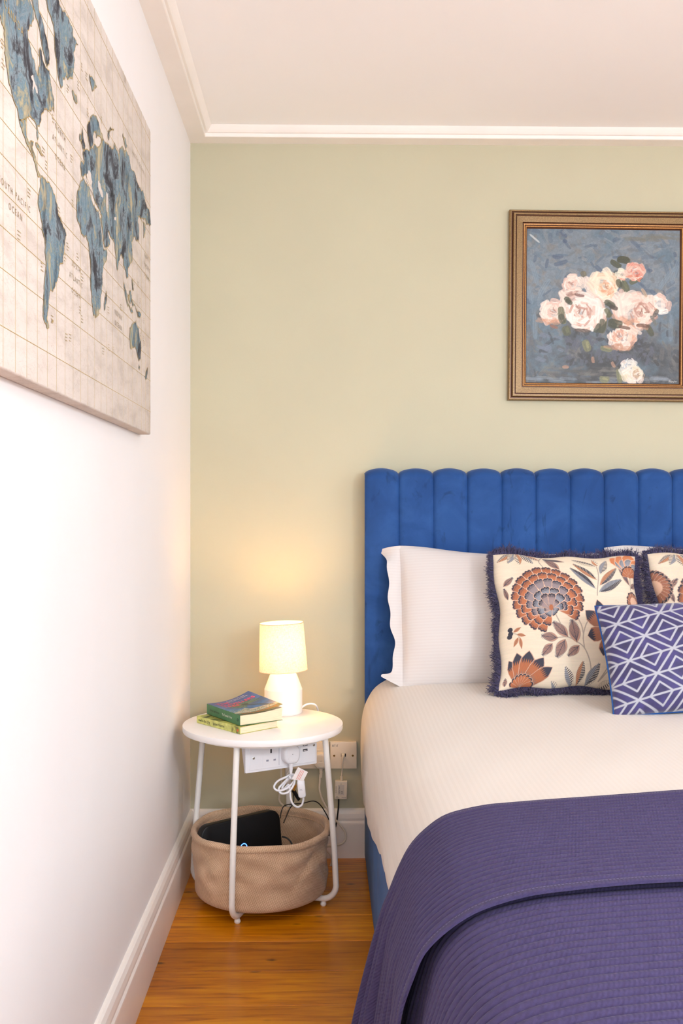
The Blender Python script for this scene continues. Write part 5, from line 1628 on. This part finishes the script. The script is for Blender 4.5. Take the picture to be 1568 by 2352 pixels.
spine_text(t2, "The Traveller's Tree", 0.075, T2 * 0.5, 0.0095, M_PRINTWHITE, 0.75)
mesh_obj('spine_emblem', *xf(ring_vf(0.0034, 0.0005, (0, 0, 0), 20, 4), Matrix.Translation((-0.0009, 0.012, T2 * 0.5)) @ Matrix.Rotation(math.radians(90), 4, 'Y')), M_PRINTBLACK, t2, local=True)

# ------------------------------------------------------------------ power unit hung under the table top
th = math.radians(29)
pe = Vector((math.cos(th), math.sin(th), 0)); pn = Vector((math.sin(th), -math.cos(th), 0))
PL = on_z(563, 1777, 0.392)
PWD, PHT, PDP = 0.222, 0.0915, 0.042
PM = Matrix(((pe.x, 0, pn.x, PL.x), (pe.y, 0, pn.y, PL.y), (0, 1, 0, 0.3915), (0, 0, 0, 1)))     # local x along, y up, z front; origin bottom left front
pu = thing('socket_unit', 'white twin socket unit with charging ports fixed under the table top', 'socket', PM)
# tapered back box
V = [(0.004, 0.004, -0.012), (PWD - 0.004, 0.004, -0.012), (PWD - 0.004, PHT, -PDP), (0.004, PHT, -PDP), (0, 0, -0.004), (PWD, 0, -0.004), (PWD, PHT, -0.004), (0, PHT, -0.004)]
mesh_obj('back_box', V, [(0, 3, 2, 1), (4, 5, 6, 7), (0, 1, 5, 4), (1, 2, 6, 5), (2, 3, 7, 6), (3, 0, 4, 7)], M_PLASTIC, pu, local=True)
mesh_obj('face_plate', *bbox(PWD, PHT, 0.006, 0.002, 2, Matrix.Translation((PWD / 2, PHT / 2, -0.002)), corner_only=('z', 0.004)), M_PLASTIC, pu, True, local=True)
mesh_obj('face_panel', *bbox(PWD - 0.018, PHT - 0.010, 0.002, 0.0007, 1, Matrix.Translation((PWD / 2 + 0.003, PHT / 2 + 0.002, 0.0016))), M_PLASTIC, pu, local=True)
ZF = 0.0027
def plate(name, x, y, w, h, m, d=0.0006, r=0.0): mesh_obj(name, *bbox(w, h, d, r, 1, Matrix.Translation((x, y, ZF))), m, pu, local=True)
plate('socket_module', 0.076, 0.040, 0.048, 0.054, M_PLASTIC, 0.0012)
plate('module_seam', 0.1015, 0.041, 0.0008, 0.058, M_SLOTGREY)
plate('usb_module', 0.183, 0.049, 0.023, 0.044, M_PLASTIC, 0.0012)
plate('earth_slot', 0.0765, 0.0535, 0.0046, 0.011, M_DARK, 0.0016)
plate('pin_slot', 0.0655, 0.0285, 0.0072, 0.0050, M_SLOTGREY, 0.0016)
plate('pin_slot', 0.0875, 0.0285, 0.0072, 0.0050, M_SLOTGREY, 0.0016)
for y in (0.0585, 0.0435):
    plate('usb_port', 0.183, y, 0.0145, 0.0062, M_DARK, 0.0016)
    plate('usb_tongue', 0.183, y - 0.0008, 0.010, 0.0018, M_PLASTIC, 0.0020)
for x, y in ((0.024, 0.040), (0.211, 0.0545)):
    s_ = mesh_obj('screw', *lathe([(0, 0), (0.0036, 0), (0.0036, 0.0008), (0.0026, 0.0012), (0, 0.0012)], 16, (x, y, ZF)), M_METAL, pu, local=True)
    WM[s_] = WM[pu]
    mesh_obj('screw_slot', *bbox(0.0046, 0.0009, 0.0004, 0, 1, Matrix.Translation((x, y, ZF + 0.0013)) @ Matrix.Rotation(0.6, 4, 'Z')), M_DARK, s_, local=True)

# moulded plug -------------------------------------------------------------
def plug(name, label, M, W, H, D, mat, group=None):
    """UK three-pin plug: local x across, y up, z out; origin on the face plate under the plug's centre"""
    t = thing(name, label, 'plug', M, group)
    prof = [(-0.50, -0.36), (-0.44, -0.10), (-0.48, 0.14), (-0.40, 0.36), (-0.24, 0.48), (0.0, 0.5), (0.24, 0.48), (0.40, 0.36), (0.48, 0.14), (0.44, -0.10), (0.50, -0.36)]
    prof = [(-0.26, -0.5), (-0.46, -0.28), (-0.50, 0.0), (-0.47, 0.25), (-0.34, 0.43), (-0.12, 0.5), (0.12, 0.5), (0.34, 0.43), (0.47, 0.25), (0.50, 0.0), (0.46, -0.28), (0.26, -0.5)]
    P = [Vector((x * W, y * H, 0)) for x, y in prof]
    P = [v for v in smooth_path(P + [P[0]], 4)][:-1]
    lay = [(1.0, 0.0), (1.0, D * 0.55), (0.985, D * 0.72), (0.94, D * 0.88), (0.84, D * 0.97), (0.66, D)]
    V, Fc = [], []
    n = len(P)
    for s, z in lay: V += [Vector((p.x * s, p.y * s, z)) for p in P]
    for j in range(len(lay) - 1):
        for i in range(n): Fc.append((j * n + i, j * n + (i + 1) % n, (j + 1) * n + (i + 1) % n, (j + 1) * n + i))
    Fc += [tuple(range(n - 1, -1, -1)), tuple((len(lay) - 1) * n + i for i in range(n))]
    mesh_obj('plug_body', V, Fc, mat, t, True, local=True)
    mesh_obj('fuse_cover', *xf(lathe([(0, 0), (W * 0.27, 0), (W * 0.26, 0.0006), (0, 0.0007)], 24), Matrix.Translation((0, -H * 0.2, D - 0.0001)) @ Matrix.Diagonal((1, 0.62, 1, 1))), mat, t, True, local=True)
    mesh_obj('screw_hole', *lathe([(0, 0), (0.0010, 0), (0.0010, 0.0003), (0, 0.0003)], 10, (0, H * 0.02, D)), M_DARK, t, local=True)
    gr = []
    for j in range(5):
        gr.append(lathe([(0, 0), (0.0062 - j * 0.0005, 0), (0.0062 - j * 0.0005, 0.0042), (0, 0.0042)], 14, (0, 0, j * 0.0052)))
    gr.append(lathe([(0, 0), (0.0040, 0), (0.0036, 0.029), (0, 0.029)], 12))
    mesh_obj('strain_relief', *xf(join(*gr), Matrix.Translation((0, -H * 0.49, D * 0.55)) @ Matrix.Rotation(math.radians(90), 4, 'X')), mat, t, local=True)
    return t
PLX, PLY = 0.1285, 0.0375
MP1 = PM @ Matrix.Translation((PLX + 0.003, PLY + 0.004, 0.0028))
plug('mains_plug', 'white three-pin plug pushed into the socket unit under the table', MP1, 0.050, 0.052, 0.024, M_PLASTIC)

# white flex: coil, loop and inline switch ---------------------------------
S5 = 340 / 1568.0
def c5(x, y): return (520 + x * S5, 1660 + y * S5)
def at_y(x, y, Y): return on_y(*c5(x, y), Y)
Yp = (MP1 @ Vector((0, -0.05, 0.014))).y
flex = [at_y(664, 560, Yp)]
for (x, y, dy) in ((680, 590, 0.0), (720, 585, 0.004), (700, 545, 0.010), (620, 580, 0.006), (540, 620, 0.0), (503, 680, -0.004), (540, 718, -0.006), (620, 705, -0.006), (690, 650, -0.002), (725, 590, 0.006), (690, 560, 0.012), (600, 640, 0.008), (552, 700, 0.002), (580, 748, -0.010), (650, 738, -0.012), (705, 670, -0.010), (722, 600, -0.004), (690, 575, 0.004), (630, 625, 0.012), (590, 690, 0.012), (610, 700, 0.006), (660, 660, 0.002), (672, 720, -0.006), (680, 800, -0.008), (702, 858, -0.008), (748, 893, -0.008), (795, 872, -0.008), (813, 820, -0.008), (812, 785, -0.008)):
    flex.append(at_y(x, y, Yp + dy))
tag(mesh_obj('lamp_flex', *tube(flex, 0.0029, 8, 6), M_PLASTIC, None, True), 'white flex coiled and looped below the socket unit', 'cable')
sa, sb = at_y(784, 600, Yp - 0.008), at_y(803, 792, Yp - 0.008)
sd = (sb - sa); sl = sd.length; sd.normalize()
sxv = Vector((1, 0, 0)) - sd * sd.x; sxv.normalize()
szv = sxv.cross(sd)
if szv.y > 0: szv = -szv
SM = Matrix(((sxv.x, -sd.x, szv.x, sb.x), (sxv.y, -sd.y, szv.y, sb.y), (sxv.z, -sd.z, szv.z, sb.z), (0, 0, 0, 1)))
sw = thing('inline_switch', 'white inline rocker switch hanging from the looped flex', 'switch', SM)
mesh_obj('switch_body', *bbox(0.021, sl, 0.016, 0.004, 3, Matrix.Translation((0, sl / 2, 0)), corner_only=('z', 0.0075)), M_PLASTIC, sw, True, local=True)
mesh_obj('rocker', *bbox(0.0085, 0.019, 0.004, 0.0012, 2, Matrix.Translation((-0.001, sl * 0.62, 0.008))), M_PLASTIC, sw, True, local=True)
mesh_obj('rocker_mark', *bbox(0.004, 0.0008, 0.0004, 0, 1, Matrix.Translation((-0.001, sl * 0.50, 0.0101))), M_PRINTGREY, sw, local=True)
# paper tag round the coil
tg = [at_y(x, y, Yp - 0.016) for x, y in ((757, 470), (862, 522), (812, 622), (690, 598))]
tgb = [p + Vector((0, 0.0005, 0)) for p in tg]
tt_ = thing('paper_tag', 'white folded paper tag with red warning print on the flex', 'tag', tg[3])
mesh_obj('tag_paper', tg + tgb, [(0, 3, 2, 1), (4, 5, 6, 7), (0, 1, 5, 4), (1, 2, 6, 5), (2, 3, 7, 6), (3, 0, 4, 7)], plain('tag_paper', (240, 234, 230), 0.7), tt_)
rp = []
for k, (s0, s1) in enumerate(((0.36, 0.9), (0.46, 0.93), (0.56, 0.9))):
    for j in range(12):
        f0 = 0.08 + j * 0.072; f1 = f0 + 0.05
        def bl(u, v): return (tg[3].lerp(tg[2], u)).lerp(tg[0].lerp(tg[1], u), v) + Vector((0, -0.0004, 0))
        u0 = 0.34 + k * 0.13
        rp.append(([bl(u0, f0), bl(u0 + 0.06, f0), bl(u0 + 0.06, f1), bl(u0, f1)], [(0, 1, 2, 3)]))
mesh_obj('warning_print', *join(*rp), M_PRINTRED, tt_)

# amber connector and black moulded plug behind the coil
Yb = -0.16
a0, a1 = at_y(735, 650, Yb), at_y(700, 720, Yb)
cl = thing('cable_connector', 'amber and black cable connector hanging behind the white coil', 'connector', at_y(720, 760, Yb))
mesh_obj('amber_shell', *tube([at_y(728, 655, Yb), at_y(705, 712, Yb)], 0.0080, 4, 1, False), M_AMBER, cl)
mesh_obj('black_shell', *tube([at_y(705, 712, Yb), at_y(740, 770, Yb), at_y(770, 818, Yb)], lambda t: 0.0062 - 0.0012 * t, 10, 4), M_BLACK, cl, True)
mesh_obj('lead', *tube([at_y(700, 712, Yb), at_y(712, 790, Yb + 0.002), at_y(706, 850, Yb - 0.02), at_y(660, 930, Yb - 0.045), at_y(605, 1060, Yb - 0.10)], 0.0017, 6, 8), M_BLACKCABLE, cl, True)
def cable(name, label, pts, r, m):
    return tag(mesh_obj(name, *tube(pts, r, 8, 8), m, None, True), label, 'cable')
cable('router_cable', 'thin black cable arching over the basket rim to the wall', [at_y(x, y, Y) for x, y, Y in ((570, 1010, -0.27), (578, 950, -0.25), (610, 882, -0.22), (690, 862, -0.19), (800, 855, -0.16), (915, 829, -0.13), (985, 862, -0.115), (1040, 940, -0.11), (1080, 1020, -0.11), (1095, 1110, -0.11), (1085, 1200, -0.108))], 0.0017, M_BLACKCABLE)
cable('data_cable', 'short black cable curling inside the basket beside the router', [at_y(x, y, Y) for x, y, Y in ((590, 1208, -0.335), (625, 1215, -0.34), (662, 1240, -0.345), (692, 1285, -0.35), (708, 1330, -0.36), (700, 1400, -0.37))], 0.0024, M_BLACKCABLE)

# ------------------------------------------------------------------ wall plates
def wallrect(u0, v0, u1, v1, Y=0.0): return on_y(u0, v1, Y), on_y(u1, v0, Y)
def wall_plate(name, label, cat, u0, v0, u1, v1, depth, mat):
    a, b = wallrect(u0, v0, u1, v1, -depth)
    c = (a + b) / 2
    M = Matrix.Translation((c.x, 0, c.z)) @ Matrix.Rotation(math.radians(90), 4, 'X')
    t = thing(name, label, cat, M)
    w, h = b.x - a.x, b.z - a.z
    mesh_obj('face_plate', *bbox(w, h, depth, 0.0015, 2, Matrix.Translation((0, 0, depth / 2 + 0.0002)), corner_only=('z', 0.002)), mat, t, True, local=True)
    return t, w, h, depth
ph, w, h, dp = wall_plate('phone_socket', 'cream square telephone faceplate on the wall next to the headboard', 'socket', 758, 1704, 819, 1766, 0.012, M_OLDPLASTIC)
for sx_ in (-1, 1):
    mesh_obj('screw', *lathe([(0, 0), (0.0034, 0), (0.0034, 0.0006), (0, 0.0006)], 16, (sx_ * w * 0.35, -0.001, dp)), M_BRASS, ph, local=True)
mesh_obj('jack', *bbox(0.016, 0.010, 0.0012, 0, 1, Matrix.Translation((0, 0.001, dp + 0.0002))), M_DARK, ph, local=True)
mesh_obj('logo', *text_vf('BT', 0.0098, Vector((-w * 0.36, h * 0.355, dp + 0.0006)), Vector((1, 0, 0)), Vector((0, 1, 0))), M_PRINTGREY, ph, local=True)
lx, ly = -w * 0.245, h * 0.36
fig = [ribbon([Vector((lx + a * 0.001, ly + b * 0.001, dp + 0.0006)) for a, b in q], 0.0008, Vector((0, 0, 1))) for q in (((-2, -4), (0, 0), (2.4, 3.4)), ((0, 0), (2.6, -0.4)), ((-2.5, 2), (0.5, 1.6), (3.6, 4.6)), ((0.2, -0.4), (1.6, -3.6)))]
mesh_obj('logo_figure', *join(*fig), M_PRINTGREY, ph, local=True)

ds, w2, h2, dp2 = wall_plate('wall_socket', 'cream double wall socket half hidden behind the table leg', 'socket', 653, 1704, 756.5, 1766, 0.012, M_OLDPLASTIC)
for sx_ in (-0.27, 0.27):
    mesh_obj('socket_module', *bbox(0.046, 0.050, 0.0014, 0.0005, 1, Matrix.Translation((sx_ * w2, -0.006, dp2 + 0.0006))), M_OLDPLASTIC, ds, local=True)
    mesh_obj('rocker', *bbox(0.010, 0.018, 0.003, 0.0008, 1, Matrix.Translation((sx_ * w2 * 0.35, 0.026, dp2 + 0.0014))), M_OLDPLASTIC, ds, local=True)
pc = on_y(737, 1745, -0.014)
MP2 = Matrix.Translation((pc.x, -0.0142, pc.z)) @ Matrix.Rotation(math.radians(90), 4, 'X')
plug('mains_plug', 'cream three-pin plug in the wall socket behind the table leg', MP2, 0.046, 0.050, 0.022, M_OLDPLASTIC)
cable('mains_cable', 'cream mains cable hanging from the wall plug and looping by the skirting', [at_y(x, y, Y) for x, y, Y in ((990, 545, -0.026), (988, 620, -0.027), (985, 700, -0.028), (1010, 800, -0.030), (1060, 900, -0.034), (1130, 1000, -0.038), (1200, 1080, -0.042), (1255, 1160, -0.046), (1262, 1230, -0.05), (1215, 1285, -0.056), (1130, 1305, -0.066), (1060, 1312, -0.08), (1040, 1340, -0.09), (1090, 1385, -0.09), (1115, 1450, -0.088), (1100, 1530, -0.085), (1075, 1560, -0.082), (1100, 1600, -0.085))], 0.0030, M_OLDPLASTIC)
cable('wall_cable', 'cream cable running down the wall behind the rear table leg', [at_y(x, y, Y) for x, y, Y in ((578, 480, -0.05), (580, 560, -0.05), (582, 640, -0.05), (572, 720, -0.052), (556, 800, -0.054), (572, 850, -0.056), (600, 880, -0.06), (610, 960, -0.06))], 0.0030, M_OLDPLASTIC)

fa, fb = wallrect(768.2, 1795, 796.5, 1836, -0.030)
fc_ = (fa + fb) / 2
FM = Matrix.Translation((fc_.x, -0.018, fa.z)) @ Matrix.Rotation(math.radians(90), 4, 'X') @ Matrix.Rotation(math.radians(-1.5), 4, 'Z')
fl = thing('line_filter', 'small white broadband filter box hanging from the phone socket', 'filter', FM)
fw, fh = fb.x - fa.x, fb.z - fa.z
mesh_obj('case', *bbox(fw, fh, 0.022, 0.0016, 2, Matrix.Translation((0, fh / 2, 0))), M_OLDPLASTIC, fl, local=True)
mesh_obj('label_panel', *bbox(fw * 0.50, fh * 0.56, 0.0006, 0, 1, Matrix.Translation((0, fh * 0.52, 0.0112))), plain('filter_label', (206, 200, 192), 0.5), fl, local=True)
ft = [text_vf('ADSL Filter', 0.0050, Vector((-fw * 0.14, fh * 0.52, 0.0118)), Vector((0, 1, 0)), Vector((-1, 0, 0))), text_vf('CE', 0.0085, Vector((fw * 0.08, fh * 0.38, 0.0118)), Vector((0, 1, 0)), Vector((-1, 0, 0))), text_vf('NI1', 0.004, Vector((0.0, fh * 0.85, 0.0113)), Vector((1, 0, 0)), Vector((0, 1, 0))), text_vf('DSL', 0.0036, Vector((-fw * 0.30, fh * 0.13, 0.0113)), Vector((1, 0, 0)), Vector((0, 1, 0))), text_vf('MODEM', 0.0034, Vector((-fw * 0.27, fh * 0.07, 0.0113)), Vector((1, 0, 0)), Vector((0, 1, 0))), text_vf('PHONE', 0.0040, Vector((fw * 0.24, fh * 0.09, 0.0113)), Vector((1, 0, 0)), Vector((0, 1, 0)))]
mesh_obj('case_lettering', *join(*ft), M_PRINTBLACK, fl, local=True)
for k in range(7): mesh_obj('vent_groove', *bbox(fw * 0.10, 0.0008, 0.0005, 0, 1, Matrix.Translation((-fw * 0.40, fh * (0.36 + 0.06 * k), 0.0111))), M_PRINTGREY, fl, local=True)
jx = on_y(*c5(1232, 350), -0.02)
tag(mesh_obj('phone_lead', *join(tube([at_y(1234, 345, -0.014), at_y(1234, 352, -0.030), at_y(1232, 385, -0.034), at_y(1226, 480, -0.026), at_y(1220, 560, -0.019), at_y(1218, 592, -0.018)], 0.0024, 8, 6), bbox(0.011, 0.0085, 0.010, 0.001, 1, Matrix.Translation(at_y(1234, 347, -0.017))), tube([at_y(1219, 565, -0.019), at_y(1218, 612, -0.018)], 0.0042, 8, 1, False)), M_OLDPLASTIC, None), 'short cream lead from the phone socket down to the filter box', 'cable')
cable('filter_cable', 'black cable dropping from the filter box behind the table leg', [at_y(x, y, Y) for x, y, Y in ((1188, 808, -0.02), (1186, 880, -0.022), (1178, 960, -0.026), (1168, 1040, -0.03), (1150, 1110, -0.04), (1110, 1150, -0.05))], 0.0024, M_BLACKCABLE)
